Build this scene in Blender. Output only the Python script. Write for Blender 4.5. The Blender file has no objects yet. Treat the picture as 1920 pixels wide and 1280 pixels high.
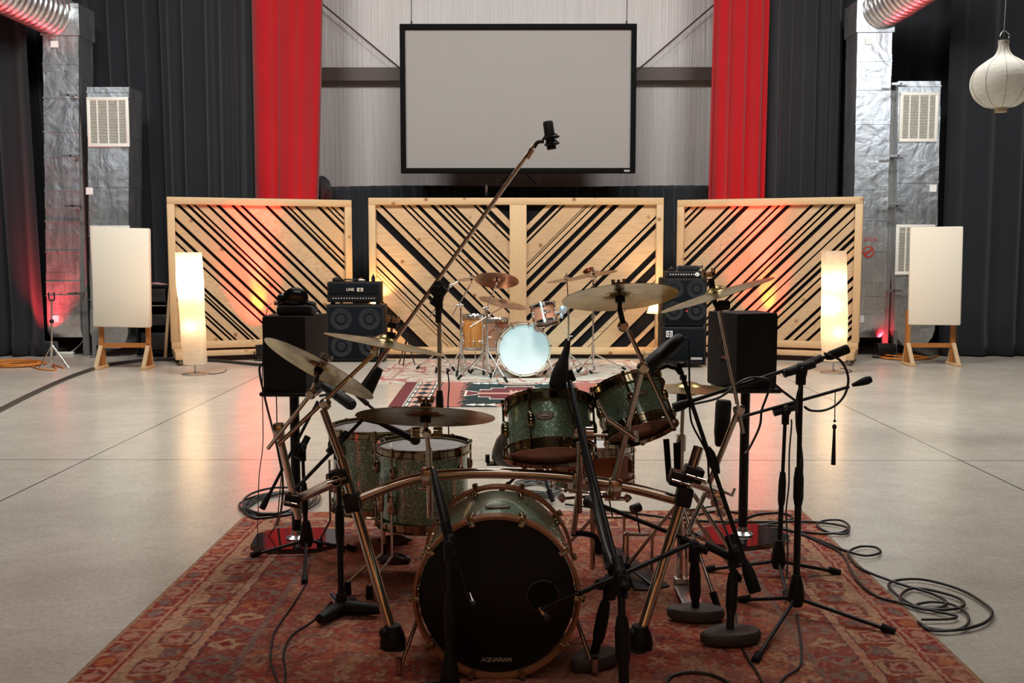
import bpy, math, random
import numpy as np
from mathutils import Vector as V, Matrix as M, Quaternion
random.seed(7)
S = bpy.context.scene
COL = S.collection
pi = math.pi
# ---------------------------------------------------------------- camera
H, F = 1.55, 1900.0
PITCH, YAW = math.atan(169/F), math.atan(10/F)
FWD = V((-math.sin(YAW)*math.cos(PITCH), math.cos(YAW)*math.cos(PITCH), -math.sin(PITCH)))
RIGHT = V((math.cos(YAW), math.sin(YAW), 0))
UP = RIGHT.cross(FWD)
CAM = V((0, 0, H))
def ray(u, v): return RIGHT*(u-960) + UP*(640-v) + FWD*F
def P(u, v, Y):
    """point at real depth Y (metres in front of the camera position) seen at u,v"""
    d = ray(u, v); return CAM + d*(Y/d.y)
def G(u, v, z=0.0):
    d = ray(u, v); return CAM + d*((z-H)/d.z)
cd = bpy.data.cameras.new('camera'); cam = bpy.data.objects.new('camera', cd); COL.objects.link(cam)
cd.sensor_width = 36; cd.lens = 36*F/1920; cd.clip_start = .05; cd.clip_end = 100
cam.matrix_world = M((RIGHT.to_4d(), UP.to_4d(), (-FWD).to_4d(), CAM.to_4d())).transposed()
for i in range(3): cam.matrix_world[3][i] = 0
cam.matrix_world = M.Translation(CAM) @ M((( RIGHT.x, UP.x, -FWD.x, 0),(RIGHT.y, UP.y, -FWD.y, 0),(RIGHT.z, UP.z, -FWD.z, 0),(0,0,0,1)))
S.camera = cam
# ---------------------------------------------------------------- mesh builder
def frame(p, z, x=None):
    z = V(z).normalized()
    if x is None: x = V((1,0,0)) if abs(z.x) < .9 else V((0,1,0))
    x = V(x); x = (x - z*x.dot(z)).normalized(); y = z.cross(x)
    return M(((x.x,y.x,z.x,p[0]),(x.y,y.y,z.y,p[1]),(x.z,y.z,z.z,p[2]),(0,0,0,1)))
class MB:
    def __init__(s): s.v = []; s.f = []
    def add(s, vs, fs, m=None):
        n = len(s.v)
        s.v += [(m @ V(a)) if m else V(a) for a in vs]
        s.f += [tuple(n+i for i in f) for f in fs]; return s
    def box(s, c, d, m=None, b=0):
        x, y, z = d[0]/2, d[1]/2, d[2]/2
        T = (m or M()) @ M.Translation(V(c))
        if b <= 0:
            vs = [(i*x, j*y, k*z) for i in (-1,1) for j in (-1,1) for k in (-1,1)]
            return s.add(vs, [(0,1,3,2),(4,6,7,5),(0,4,5,1),(2,3,7,6),(0,2,6,4),(1,5,7,3)], T)
        b = min(b, x*.9, y*.9, z*.9)
        # chamfered box: rounded-rect rings
        def ring(xx, yy, zz):
            r = b*.99 if xx == x else b*.3
            return [( xx, yy-b, zz),(xx-b*.3, yy-b*.3, zz),(xx-b, yy, zz),(-xx+b, yy, zz),(-xx+b*.3, yy-b*.3, zz),(-xx, yy-b, zz),
                    (-xx,-yy+b, zz),(-xx+b*.3,-yy+b*.3, zz),(-xx+b,-yy, zz),(xx-b,-yy, zz),(xx-b*.3,-yy+b*.3, zz),(xx,-yy+b, zz)]
        R = [ring(x-b, y-b, -z) if x>2*b and y>2*b else ring(x*.8,y*.8,-z), ring(x-b*.3, y-b*.3, -z+b*.3), ring(x, y, -z+b), ring(x, y, z-b), ring(x-b*.3, y-b*.3, z-b*.3), ring(x-b, y-b, z) if x>2*b and y>2*b else ring(x*.8,y*.8,z)]
        vs = [p for r in R for p in r]; fs = []
        for k in range(5):
            for i in range(12): fs.append((k*12+i, k*12+(i+1)%12, (k+1)*12+(i+1)%12, (k+1)*12+i))
        fs.append(tuple(range(11,-1,-1))); fs.append(tuple(60+i for i in range(12)))
        return s.add(vs, fs, T)
    def bar(s, a, b, w, t, x=None):          # rectangular bar from a to b
        a, b = V(a), V(b); L = (b-a).length
        return s.box((0,0,L/2), (w, t, L), frame(a, b-a, x))
    def cyl(s, a, b, r0, r1=None, n=14, cap=True):
        a, b = V(a), V(b); r1 = r0 if r1 is None else r1
        return s.lathe([(r0,0),(r1,(b-a).length)], frame(a, b-a), n, cap)
    def lathe(s, prof, m=None, n=24, cap=True):
        vs = []; fs = []
        for r, z in prof:
            for i in range(n):
                a = 2*pi*i/n; vs.append((r*math.cos(a), r*math.sin(a), z))
        K = len(prof)
        for k in range(K-1):
            for i in range(n):
                fs.append((k*n+i, k*n+(i+1)%n, (k+1)*n+(i+1)%n, (k+1)*n+i))
        if cap:
            fs.append(tuple(range(n-1,-1,-1))); fs.append(tuple((K-1)*n+i for i in range(n)))
        return s.add(vs, fs, m)
    def tube(s, pts, r, n=8, closed=False):
        pts = [V(p) for p in pts]; K = len(pts)
        rr = r if isinstance(r, (list, tuple)) else [r]*K
        t0 = (pts[1]-pts[0]).normalized()
        x = V((0,0,1)) if abs(t0.z) < .9 else V((1,0,0)); x = (x - t0*x.dot(t0)).normalized()
        vs = []; fs = []
        for k in range(K):
            a = pts[k-1] if (k or closed) else pts[0]; b = pts[(k+1) % K] if (k < K-1 or closed) else pts[-1]
            t = (b-a)
            if t.length < 1e-9: t = V(t0)
            t.normalize(); x = x - t*x.dot(t)
            if x.length < 1e-6: x = t.orthogonal()
            x.normalize(); y = t.cross(x)
            for i in range(n):
                q = 2*pi*i/n; vs.append(pts[k] + (x*math.cos(q) + y*math.sin(q))*rr[k])
        for k in range(K if closed else K-1):
            for i in range(n):
                k2 = (k+1) % K
                fs.append((k*n+i, k*n+(i+1)%n, k2*n+(i+1)%n, k2*n+i))
        if not closed:
            fs.append(tuple(range(n-1,-1,-1))); fs.append(tuple((K-1)*n+i for i in range(n)))
        return s.add(vs, fs)
    def ball(s, c, r, m=None, n=14):
        k = n//2; r = r if isinstance(r, (list,tuple)) else (r,r,r)
        pr = [(max(math.sin(pi*i/k),1e-3), -math.cos(pi*i/k)) for i in range(k+1)]
        T = (m or M()) @ M.Translation(V(c)) @ M.Diagonal((r[0],r[1],r[2],1))
        return s.lathe(pr, T, n)
    def prism(s, poly, h, m=None):           # poly in local xy, from z=0 to h
        n = len(poly)
        vs = [(p[0],p[1],0) for p in poly] + [(p[0],p[1],h) for p in poly]
        fs = [tuple(range(n-1,-1,-1)), tuple(range(n,2*n))] + [(i,(i+1)%n,n+(i+1)%n,n+i) for i in range(n)]
        return s.add(vs, fs, m)
    def text(s, txt, size, depth, m, bold=0.0, align='CENTER'):
        c = bpy.data.curves.new('txt', 'FONT'); c.body = txt; c.size = size; c.extrude = depth/2; c.offset = bold
        c.align_x = align; c.align_y = 'CENTER'; c.resolution_u = 2
        o = bpy.data.objects.new('txt', c); COL.objects.link(o)
        bpy.context.view_layer.update()
        me = o.to_mesh()
        s.add([tuple(v.co) for v in me.vertices], [tuple(p.vertices) for p in me.polygons], m)
        o.to_mesh_clear(); bpy.data.objects.remove(o); bpy.data.curves.remove(c); return s
def smooth_path(pts, n=8, closed=False):
    pts = [V(p) for p in pts]; out = []; K = len(pts)
    rng = range(K if closed else K-1)
    for i in rng:
        g = (lambda j: pts[j % K]) if closed else (lambda j: pts[max(0, min(K-1, j))])
        p0, p1, p2, p3 = g(i-1), g(i), g(i+1), g(i+2)
        for k in range(n):
            t = k/n
            out.append(.5*((2*p1) + (p2-p0)*t + (2*p0-5*p1+4*p2-p3)*t*t + (3*p1-p0-3*p2+p3)*t**3))
    if not closed: out.append(pts[-1])
    return out
ORG = {}
SPLIT = {'clamp':'clamp','control_knobs':'control_knob','corner_protectors':'corner_protector','joint_flange':'joint_flange','felt_washer':'felt_washer',
 'rubber_feet':'rubber_foot','pull_rods':'pull_rod','tension_lug':'tension_lug','switch':'switch','tube':'tube','wing_nut':'wing_nut','pedal_post':'pedal_post','clutch':'clutch',
 'tilter':'tilter','rack_frame':'rack_frame','footboard':'footboard','kick':'kick'}
def islands(mb, eps=.004):
    n = len(mb.v); par = list(range(n))
    def find(a, p):
        while p[a] != a: p[a] = p[p[a]]; a = p[a]
        return a
    for f in mb.f:
        for i in f[1:]:
            a, b = find(f[0], par), find(i, par)
            if a != b: par[a] = b
    bb = {}
    for i, c in enumerate(mb.v):
        r = find(i, par); b = bb.setdefault(r, [c.x,c.y,c.z,c.x,c.y,c.z])
        for k in range(3): b[k] = min(b[k], c[k]); b[3+k] = max(b[3+k], c[k])
    R = list(bb); L = [bb[r] for r in R]; p = list(range(len(R)))
    for i in range(len(R)):
        for j in range(i):
            if all(L[i][k]-eps <= L[j][3+k] and L[j][k]-eps <= L[i][3+k] for k in range(3)):
                a, b = find(i, p), find(j, p)
                if a != b: p[a] = b
    own = {r: find(i, p) for i, r in enumerate(R)}; out = {}
    if len(set(own.values())) < 2: return [mb]
    idx = {}
    for i in range(n):
        g = own[find(i, par)]; m = out.setdefault(g, MB()); idx[i] = (g, len(m.v)); m.v.append(mb.v[i])
    for f in mb.f: out[idx[f[0]][0]].f.append(tuple(idx[i][1] for i in f))
    return list(out.values())
def part(mb, name, mat, parent=None, smooth=True, ang=38, label=None, uv=False):
    """link a builder as ONE mesh object; points are world points"""
    if name in SPLIT and parent is not None:
        nm = SPLIT[name]; r = None
        for m in islands(mb): r = part1(m, nm, mat, parent, smooth, ang, label)
        return r
    return part1(mb, name, mat, parent, smooth, ang, label)
def part1(mb, name, mat, parent=None, smooth=True, ang=38, label=None):
    o0 = ORG[parent.as_pointer()] if parent else None
    if parent is None:
        xs = [p.x for p in mb.v]; ys = [p.y for p in mb.v]; zs = [p.z for p in mb.v]
        o0 = V(((min(xs)+max(xs))/2, (min(ys)+max(ys))/2, min(zs)))
    me = bpy.data.meshes.new(name)
    me.from_pydata([tuple(p-o0) for p in mb.v], [], mb.f); me.update()
    import bmesh
    bm = bmesh.new(); bm.from_mesh(me); bmesh.ops.recalc_face_normals(bm, faces=bm.faces); bm.to_mesh(me); bm.free()
    if smooth:
        me.polygons.foreach_set('use_smooth', [True]*len(me.polygons))
        me.set_sharp_from_angle(angle=math.radians(ang))
    me.materials.append(mat)
    o = bpy.data.objects.new(name, me); COL.objects.link(o)
    if parent: o.parent = parent
    else: o.location = o0
    ORG[o.as_pointer()] = o0
    if label: o['label'] = label
    return o
def thing(name, label, cat, loc, group=None):
    o = bpy.data.objects.new(name, None); COL.objects.link(o); o.empty_display_size = .1
    o.location = V(loc); ORG[o.as_pointer()] = V(loc)
    o['label'] = label; o['category'] = cat
    if group: o['group'] = group
    return o
def tag(o, label, cat, group=None, kind=None):
    o['label'] = label; o['category'] = cat
    if group: o['group'] = group
    if kind: o['kind'] = kind
    return o
def struct(mb, name, mat, **k):
    o = part(mb, name, mat, **k); o['kind'] = 'structure'; return o
# ---------------------------------------------------------------- materials
class NT:
    def __init__(s, name):
        s.m = bpy.data.materials.new(name); s.m.use_nodes = True; s.t = s.m.node_tree; s.n = s.t.nodes
        s.b = s.n['Principled BSDF']; s.out = s.n['Material Output']
    def new(s, typ, **k):
        n = s.n.new(typ)
        for a, b in k.items():
            if a.startswith('i_'):
                n.inputs[a[2:].replace('_', ' ')].default_value = b
            else: setattr(n, a, b)
        return n
    def l(s, a, b): s.t.links.new(a, b)
    def coord(s, scale=(1,1,1), kind='Object'):
        tc = s.new('ShaderNodeTexCoord'); mp = s.new('ShaderNodeMapping'); s.l(tc.outputs[kind], mp.inputs[0])
        mp.inputs['Scale'].default_value = scale; return mp.outputs[0]
    def noise(s, vec, sc, det=3, rough=.5, dist=0):
        n = s.new('ShaderNodeTexNoise'); s.l(vec, n.inputs['Vector']); n.inputs['Scale'].default_value = sc
        n.inputs['Detail'].default_value = det; n.inputs['Roughness'].default_value = rough; n.inputs['Distortion'].default_value = dist
        return n.outputs['Fac']
    def ramp(s, fac, stops):
        r = s.new('ShaderNodeValToRGB'); s.l(fac, r.inputs[0]); e = r.color_ramp.elements
        while len(e) < len(stops): e.new(.5)
        for k, (p, c) in enumerate(stops):
            e[k].position = p; e[k].color = (*c, 1) if len(c) == 3 else c
        return r.outputs[0]
    def mix(s, fac, a, b, mode='MIX'):
        n = s.new('ShaderNodeMix', data_type='RGBA', blend_type=mode)
        for sock, val in ((n.inputs[0], fac), (n.inputs[6], a), (n.inputs[7], b)):
            if hasattr(val, 'links'): s.l(val, sock)
            else: sock.default_value = val if not isinstance(val, tuple) or len(val) == 4 else (*val, 1)
        return n.outputs[2]
    def math(s, op, a, b=0.0):
        n = s.new('ShaderNodeMath', operation=op)
        for i, val in enumerate((a, b)):
            if hasattr(val, 'links'): s.l(val, n.inputs[i])
            else: n.inputs[i].default_value = val
        return n.outputs[0]
    def bump(s, h, st=.3, d=.01):
        n = s.new('ShaderNodeBump'); s.l(h, n.inputs['Height']); n.inputs['Strength'].default_value = st; n.inputs['Distance'].default_value = d
        s.l(n.outputs[0], s.b.inputs['Normal'])
    def base(s, c):
        if hasattr(c, 'links'): s.l(c, s.b.inputs['Base Color'])
        else: s.b.inputs['Base Color'].default_value = (*c, 1)
    def set(s, **k):
        for a, b in k.items():
            i = s.b.inputs[a.replace('_', ' ')]
            if hasattr(b, 'links'): s.l(b, i)
            else: i.default_value = b
        return s
def simple(name, c, rough=.5, metal=0, var=.12, sc=30, bump=0, coat=0, spec=.5):
    t = NT(name); vec = t.coord()
    n = t.noise(vec, sc, 3)
    d = tuple(max(0, x*(1-var)) for x in c); e = tuple(min(1, x*(1+var)) for x in c)
    t.base(t.ramp(n, [(.3, d), (.7, e)]))
    t.set(Roughness=rough, Metallic=metal, Specular_IOR_Level=spec)
    if coat: t.set(Coat_Weight=coat, Coat_Roughness=.05)
    if bump: t.bump(n, bump, .002)
    return t.m
def wood(name, c1, c2, sc=3, knots=True, rough=.55, axis=0, island=True):
    t = NT(name)
    tc = t.new('ShaderNodeTexCoord'); gm = t.new('ShaderNodeNewGeometry')
    rnd = gm.outputs['Random Per Island']
    off = t.new('ShaderNodeCombineXYZ'); t.l(t.math('MULTIPLY', rnd, 37.0), off.inputs[0]); t.l(t.math('MULTIPLY', rnd, 91.0), off.inputs[2])
    ad = t.new('ShaderNodeVectorMath', operation='ADD'); t.l(tc.outputs['Object'], ad.inputs[0]); t.l(off.outputs[0], ad.inputs[1])
    mp = t.new('ShaderNodeMapping'); t.l(ad.outputs[0], mp.inputs[0])
    if axis == 'd1': mp.inputs['Rotation'].default_value = (0, pi/4, 0); mp.inputs['Scale'].default_value = (.12, 1, 1)
    elif axis == 'd2': mp.inputs['Rotation'].default_value = (0, -pi/4, 0); mp.inputs['Scale'].default_value = (.12, 1, 1)
    else: mp.inputs['Scale'].default_value = tuple(.12 if i == axis else 1 for i in range(3))
    g = t.noise(mp.outputs[0], sc*14, 4, .6, .6)
    c = t.ramp(g, [(.32, c2), (.55, c1), (.8, tuple(min(1,x*1.12) for x in c1))])
    r2 = t.math('FRACT', t.math('MULTIPLY', rnd, 7.31)); r3 = t.math('FRACT', t.math('MULTIPLY', rnd, 17.7))
    v = t.mix(t.math('MULTIPLY', rnd, .6), c, tuple(x*y for x, y in zip(c1, (.88, .70, .50))))
    v = t.mix(t.math('MULTIPLY', r2, .5), v, tuple(x*y for x, y in zip(c1, (.80, .82, .88))))
    v = t.mix(t.math('MULTIPLY', r3, .35), v, tuple(min(1, x*y) for x, y in zip(c1, (1.1, .92, .8))))
    if knots:
        vo = t.new('ShaderNodeTexVoronoi'); mp2 = t.new('ShaderNodeMapping'); t.l(ad.outputs[0], mp2.inputs[0]); mp2.inputs['Scale'].default_value = (3.2,3.2,3.2)
        t.l(mp2.outputs[0], vo.inputs['Vector']); vo.inputs['Scale'].default_value = 1
        k = t.ramp(vo.outputs['Distance'], [(.045, (1,1,1)), (.13, (0,0,0))])
        v = t.mix(k, v, (.22, .085, .03))
    t.base(v); t.set(Roughness=rough); t.bump(g, .15, .003)
    return t.m
PINE = wood('pine', (.60,.45,.27), (.50,.34,.18), axis=0)
PINE_V = wood('pine_upright', (.60,.45,.27), (.50,.34,.18), axis=2)
PINE_A = wood('pine_slats_falling', (.53,.385,.235), (.40,.255,.135), axis='d1')
PINE_B = wood('pine_slats_rising', (.53,.385,.235), (.40,.255,.135), axis='d2')
ORANGEWOOD = wood('stained_wood', (.42,.17,.04), (.30,.11,.025), axis=2, knots=False)
MAPLE = wood('rose_maple_shell', (.56,.24,.15), (.44,.17,.10), axis=0, knots=False, rough=.25)
AMBER = wood('amber_maple_shell', (.62,.25,.07), (.48,.16,.04), axis=0, knots=False, rough=.25)
SNAREWOOD = wood('snare_shell', (.42,.13,.035), (.30,.08,.02), axis=0, knots=False, rough=.3)
BLACK = simple('black_plastic', (.008,.008,.009), .5, bump=.05, spec=.3)
BLACKM = simple('black_powder_metal', (.007,.007,.008), .38, 0, spec=.35)
BLACKG = simple('black_gloss', (.012,.012,.013), .12)
TOLEX = simple('black_tolex', (.009,.009,.010), .6, sc=220, bump=.5, spec=.2)
GRILLE = simple('grille_cloth', (.006,.008,.011), .9, sc=400, bump=.6, spec=.08)
RUBBER = simple('rubber', (.008,.008,.008), .75, spec=.25)
CABLEM = simple('cable_rubber', (.018,.018,.02), .38)
CHROME = simple('chrome', (.82,.80,.78), .09, 1, var=.03)
CHROMEW = simple('worn_chrome', (.60,.50,.43), .17, 1, var=.12, sc=12)
BLACKN = simple('black_nickel', (.34,.28,.19), .1, 1, var=.15)
STEEL = simple('steel', (.55,.55,.56), .3, 1)
WHITEP = simple('white_paint', (.78,.77,.72), .45, var=.03)
PAPER = simple('white_label_paper', (.8,.8,.8), .7, var=.03)
CANVAS = simple('cream_fabric', (.74,.68,.58), .9, var=.04, sc=300, bump=.3)
HEADW = simple('coated_white_head', (.86,.88,.88), .45, var=.02)
HEADG = simple('worn_grey_head', (.36,.34,.34), .5, var=.12, sc=8)
HEADC = simple('smoked_head', (.13,.075,.055), .22, var=.25, sc=9)
HEADB = simple('black_head', (.004,.004,.003), .35, var=.3, sc=5, spec=.3)
LEATHER = simple('dark_leather', (.05,.035,.03), .38, var=.3, sc=20, bump=.2)
COATSILVER = simple('silver_print', (.42,.42,.42), .5)
CORDO = simple('orange_cord', (.55,.19,.03), .5, var=.3)
REDP = simple('red_print', (.55,.04,.03), .5)
def metal_duct():
    t = NT('galvanised_duct'); vec = t.coord((1,1,1)); n = t.noise(vec, 3.2, 3, .55, .5); n2 = t.noise(vec, 26, 3)
    st = t.noise(t.coord((1,1,.25)), 9, 4, .65)
    t.base(t.mix(t.ramp(st, [(.5,(0,0,0)),(.72,(1,1,1))]), t.ramp(n2, [(.3,(.58,.62,.66)),(.7,(.74,.77,.8))]), (.85,.87,.88))); t.set(Metallic=.93, Roughness=t.math('ADD', .16, t.math('MULTIPLY', st, .32)))
    t.bump(t.math('ADD', n, t.math('MULTIPLY', n2, .02)), .28, .05); return t.m
DUCT = metal_duct()
def brass(name, c, rough, sc=60):
    t = NT(name); tc = t.new('ShaderNodeTexCoord')
    sp = t.new('ShaderNodeSeparateXYZ'); t.l(tc.outputs['Object'], sp.inputs[0])
    gn = t.noise(tc.outputs['Object'], 5, 4, .6, .8)
    n3 = t.noise(tc.outputs['Object'], 9, 3)
    c2 = tuple(x*.55 for x in c); c3 = tuple(min(1, x*1.12) for x in c)
    t.base(t.ramp(gn, [(.33, c2), (.5, c), (.72, c3)]))
    t.set(Metallic=1, Roughness=t.math('ADD', rough, t.math('MULTIPLY', n3, .15)))
    uvm = t.new('ShaderNodeAttribute', attribute_name='rad')
    w = t.math('SINE', t.math('MULTIPLY', uvm.outputs['Fac'], 900.0))
    t.bump(w, .025, .0005); return t.m
CYM = brass('aged_bronze', (.44,.315,.125), .2)
CYMP = brass('rose_bronze', (.62,.38,.26), .22)
def sparkle(name, base, flake):
    t = NT(name); tc = t.new('ShaderNodeTexCoord')
    vo = t.new('ShaderNodeTexVoronoi'); t.l(tc.outputs['Object'], vo.inputs['Vector']); vo.inputs['Scale'].default_value = 230
    sp = t.new('ShaderNodeSeparateColor'); t.l(vo.outputs['Color'], sp.inputs[0])
    f = t.ramp(sp.outputs[0], [(.86,(0,0,0)),(.93,(1,1,1))])
    d = tuple(x*.6 for x in base)
    b = t.mix(sp.outputs[1], d, tuple(min(1, x*1.5) for x in base))
    t.base(t.mix(f, b, flake)); t.set(Roughness=.34, Metallic=t.math('ADD', .42, t.math('MULTIPLY', f, .5)), Coat_Weight=.9, Coat_Roughness=.06)
    nm = t.new('ShaderNodeNormalMap'); nm.space = 'OBJECT'
    t.bump(sp.outputs[2], .55, .004); return t.m
SPARK = sparkle('green_sparkle_wrap', (.20,.33,.235), (.75,.95,.8))
def cloth(name, c, sc=140):
    t = NT(name); vec = t.coord(); n = t.noise(vec, sc, 2); n2 = t.noise(vec, 1.1, 3)
    t.base(t.mix(n2, tuple(x*.8 for x in c), tuple(min(1,x*1.2) for x in c)))
    t.set(Roughness=.92, Specular_IOR_Level=.15, Sheen_Weight=.15, Sheen_Roughness=.6); t.bump(n, .3, .003); return t.m
BLACKC = cloth('black_drape', (.0125,.0145,.019))
REDC = cloth('red_drape', (.33,.004,.009))
BLACKCLOTH = cloth('black_cloth', (.014,.014,.016))
def shade(name, c, w=.55):
    t = NT(name); vec = t.coord((1,1,3)); n = t.noise(vec, 14, 4, .6)
    tr = t.new('ShaderNodeBsdfTranslucent'); df = t.new('ShaderNodeBsdfDiffuse'); mx = t.new('ShaderNodeMixShader')
    col = t.ramp(n, [(.3, tuple(x*.86 for x in c)), (.7, c)])
    t.l(col, tr.inputs[0]); t.l(col, df.inputs[0]); mx.inputs[0].default_value = w
    t.l(df.outputs[0], mx.inputs[1]); t.l(tr.outputs[0], mx.inputs[2]); t.l(mx.outputs[0], t.out.inputs[0])
    bp = t.new('ShaderNodeBump'); t.l(n, bp.inputs['Height']); bp.inputs['Strength'].default_value = .4; bp.inputs['Distance'].default_value = .01
    t.l(bp.outputs[0], df.inputs['Normal']); return t.m
RICE = shade('rice_paper', (.86,.76,.62)); LANT = shade('lantern_paper', (.84,.83,.78), .3); LSHADE = shade('lamp_shade_fabric', (.85,.68,.45))
def glow(name, c, st):
    t = NT(name); t.base((0,0,0)); t.set(Emission_Color=(*c,1), Emission_Strength=st); return t.m
BULB = glow('lit_bulb', (1,.72,.42), 25); LED = glow('red_led', (1,.02,.02), 8)
def lamp(kind, name, loc, power, color, aim=None, **k):
    d = bpy.data.lights.new(name, kind); d.energy = power; d.color = color
    for a, b in k.items(): setattr(d, a, b)
    o = bpy.data.objects.new(name, d); COL.objects.link(o); o.location = V(loc)
    if aim is not None: o.rotation_mode = 'QUATERNION'; o.rotation_quaternion = (V(aim)-V(loc)).to_track_quat('-Z', 'Y')
    return o
# ================================================================ the room
YB = 16.7                      # back wall
def concrete():
    t = NT('polished_concrete'); tc = t.new('ShaderNodeTexCoord'); vec = tc.outputs['Object']
    mp = t.new('ShaderNodeMapping'); t.l(vec, mp.inputs[0]); mp.inputs['Scale'].default_value = (.8, 1.0, 1)
    n1 = t.noise(mp.outputs[0], 1.1, 6, .66); n2 = t.noise(mp.outputs[0], 7, 6, .68); n3 = t.noise(vec, 45, 3)
    c = t.ramp(n1, [(.3,(.45,.42,.36)),(.5,(.53,.50,.44)),(.7,(.61,.58,.52))])
    c = t.mix(t.math('MULTIPLY', t.ramp(n2, [(.40,(1,1,1)),(.56,(0,0,0))]), .42), c, (.40,.365,.31))
    c = t.mix(.35, c, t.ramp(n3, [(.35,(.40,.36,.31)),(.65,(.62,.59,.53))]))
    sp = t.new('ShaderNodeSeparateXYZ'); t.l(vec, sp.inputs[0])
    def line(s, at, w=.006):
        d = t.math('ABSOLUTE', t.math('SUBTRACT', s, at)); return t.math('LESS_THAN', d, w)
    m = line(sp.outputs[1], 7.45-5, .007)
    for at in (-3.22, 3.30): m = t.math('MAXIMUM', m, line(sp.outputs[0], at))
    c = t.mix(m, c, (.06,.055,.05))
    t.base(c); t.set(Roughness=t.math('ADD', .18, t.math('MULTIPLY', n1, .13)), Specular_IOR_Level=.55)
    return t.m
mb = MB().box((0, 5, -.05), (26, 24, .1)); o = struct(mb, 'floor', concrete(), smooth=False)
o.location = (0, 5, 0)
for vv in o.data.vertices: vv.co.z -= .1
# wall sheet: white ribbed insulation panels
def wallmat():
    t = NT('white_wall_liner'); vec = t.coord((14,1,.25)); n = t.noise(vec, 2.2, 4, .6)
    t.base(t.ramp(n, [(.3,(.38,.355,.36)),(.7,(.46,.435,.44))])); t.set(Roughness=.38); t.bump(n, .5, .03); return t.m
WALLM = wallmat()
DARKW = simple('dark_wall_paint', (.05,.045,.04), .8)
BROWNS = simple('brown_steel', (.045,.024,.022), .5)
struct(MB().box((0, YB+.1, 4), (26, .2, 8)), 'wall_back', WALLM, smooth=False)
struct(MB().box((-12.9, 5, 4), (.2, 24, 8)), 'wall_left', DARKW, smooth=False)
struct(MB().box((12.9, 5, 4), (.2, 24, 8)), 'wall_right', DARKW, smooth=False)
WARMW = simple('warm_plank_wall', (.42,.24,.14), .7, var=.3, sc=1)
struct(MB().box((0, -6.9, 4), (26, .2, 8)), 'wall_front', WARMW, smooth=False)
struct(MB().box((0, 5, 8.05), (26, 24, .1)), 'ceiling', simple('dim_ceiling', (.16,.15,.15), .8), smooth=False)
# brown horizontal steel girt with its flange
z0, z1 = P(700, 152, YB-.15).z, P(700, 129, YB-.15).z
mb = MB().box((0, YB-.1, (z0+z1)/2), (15, .2, .03)).box((0, YB-.19, (z0+z1)/2), (15, .03, z1-z0)).box((0, YB-.12, z1), (15, .16, .03))
struct(mb, 'trim_1', BROWNS, smooth=False)
struct(MB().box((0, YB-.03, .22), (20, .06, .44)), 'baseboard_back', simple('red_brown_base', (.16,.09,.07), .6), smooth=False)
# diagonal brace rods
for (a, b, w) in (((612,14),(750,128),'left'), ((1326,20),(1197,130),'right')):
    d = (P(*b, YB-.2)-P(*a, YB-.2)); p = P(*a, YB-.2)-d*.8; q = P(*b, YB-.2)+d*.12
    mb = MB().cyl(p, q, .013, n=8)
    tag(part(mb, 'brace_rod', BROWNS), 'thin dark diagonal brace rod on the white wall %s of the projection screen' % w, 'rod')
# ---------------------------------------------------------------- curtains
def drape(name, mat, x0t, x1t, x0b, x1b, Y, zb, zt, label, folds, amp, seed, group=None, slack=0.0, flare=0.0):
    rnd = random.Random(seed); nx = max(40, int(folds*14)); nz = 30
    ph = [rnd.uniform(0, 6.28) for _ in range(6)]; fr = [folds*rnd.uniform(.75, 1.3) for _ in range(4)]
    mb = MB(); fr3 = folds*.37
    for j in range(nz+1):
        t = j/nz; z = zt + (zb-zt)*t
        for i in range(nx+1):
            s = i/nx
            xa = x0t + (x0b-x0t)*t**1.3; xb = x1t + (x1b-x1t)*t**1.3
            w = math.sin(2*pi*fr[0]*s + ph[0] + .5*math.sin(2*pi*fr3*s+ph[4]) + .25*t) + .55*math.sin(2*pi*fr[1]*s+ph[1]+.5*t) + .35*math.sin(2*pi*fr[2]*2.1*s+ph[2])
            w = math.copysign(abs(w)**.9, w)
            a = amp*(.75+.45*t)
            y = Y + a*w + flare*max(0, t-.93)*-6*(1+.5*math.sin(9*s*fr3+ph[3]))
            x = xa + (xb-xa)*s + a*.25*math.cos(2*pi*fr[0]*s+ph[0])
            mb.v.append(V((x, y, z + slack*math.sin(3*pi*s+ph[3])*(1-t))))
    for j in range(nz):
        for i in range(nx):
            k = j*(nx+1)+i; mb.f.append((k, k+1, k+nx+2, k+nx+1))
    o = part(mb, name, mat, ang=180)
    sol = o.modifiers.new('cloth_thickness', 'SOLIDIFY'); sol.thickness = .008
    return tag(o, label, 'curtain', group)
def X(u, Y): return P(u, 471, Y).x
YK, YR = 15.75, 15.55
drape('black_curtain', BLACKC, X(-700,14.9), X(62,14.9), X(-700,14.9), X(78,14.9), 14.95, .02, 6.2, 'black floor-length curtain at the far left, left of the tall metal duct', 16, .05, 1, flare=.12)
drape('black_curtain', BLACKC, X(20,15.9), X(330,15.9), X(60,15.9), X(335,15.9), 15.95, .25, 6.2, 'black curtain hanging behind the left pair of metal ducts', 8, .05, 2, slack=.05)
drape('black_curtain', BLACKC, X(310,YK), X(500,YK), X(315,YK), X(492,YK), YK, .03, 6.2, 'black pleated curtain beside the left red curtain', 7, .05, 3)
drape('red_curtain', REDC, X(480,YR), X(614,YR), X(476,YR), X(583,YR), YR, .03, 6.2, 'bright red curtain left of the projection screen', 2.3, .06, 4)
drape('red_curtain', REDC, X(1329,YR), X(1435,YR), X(1321,YR), X(1432,YR), YR, .03, 6.2, 'bright red curtain right of the projection screen', 2.9, .05, 15)
drape('black_curtain', BLACKC, X(1424,YK), X(1570,YK), X(1424,YK), X(1570,YK), YK, .03, 6.2, 'black pleated curtain beside the right red curtain', 6.5, .055, 6)
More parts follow.
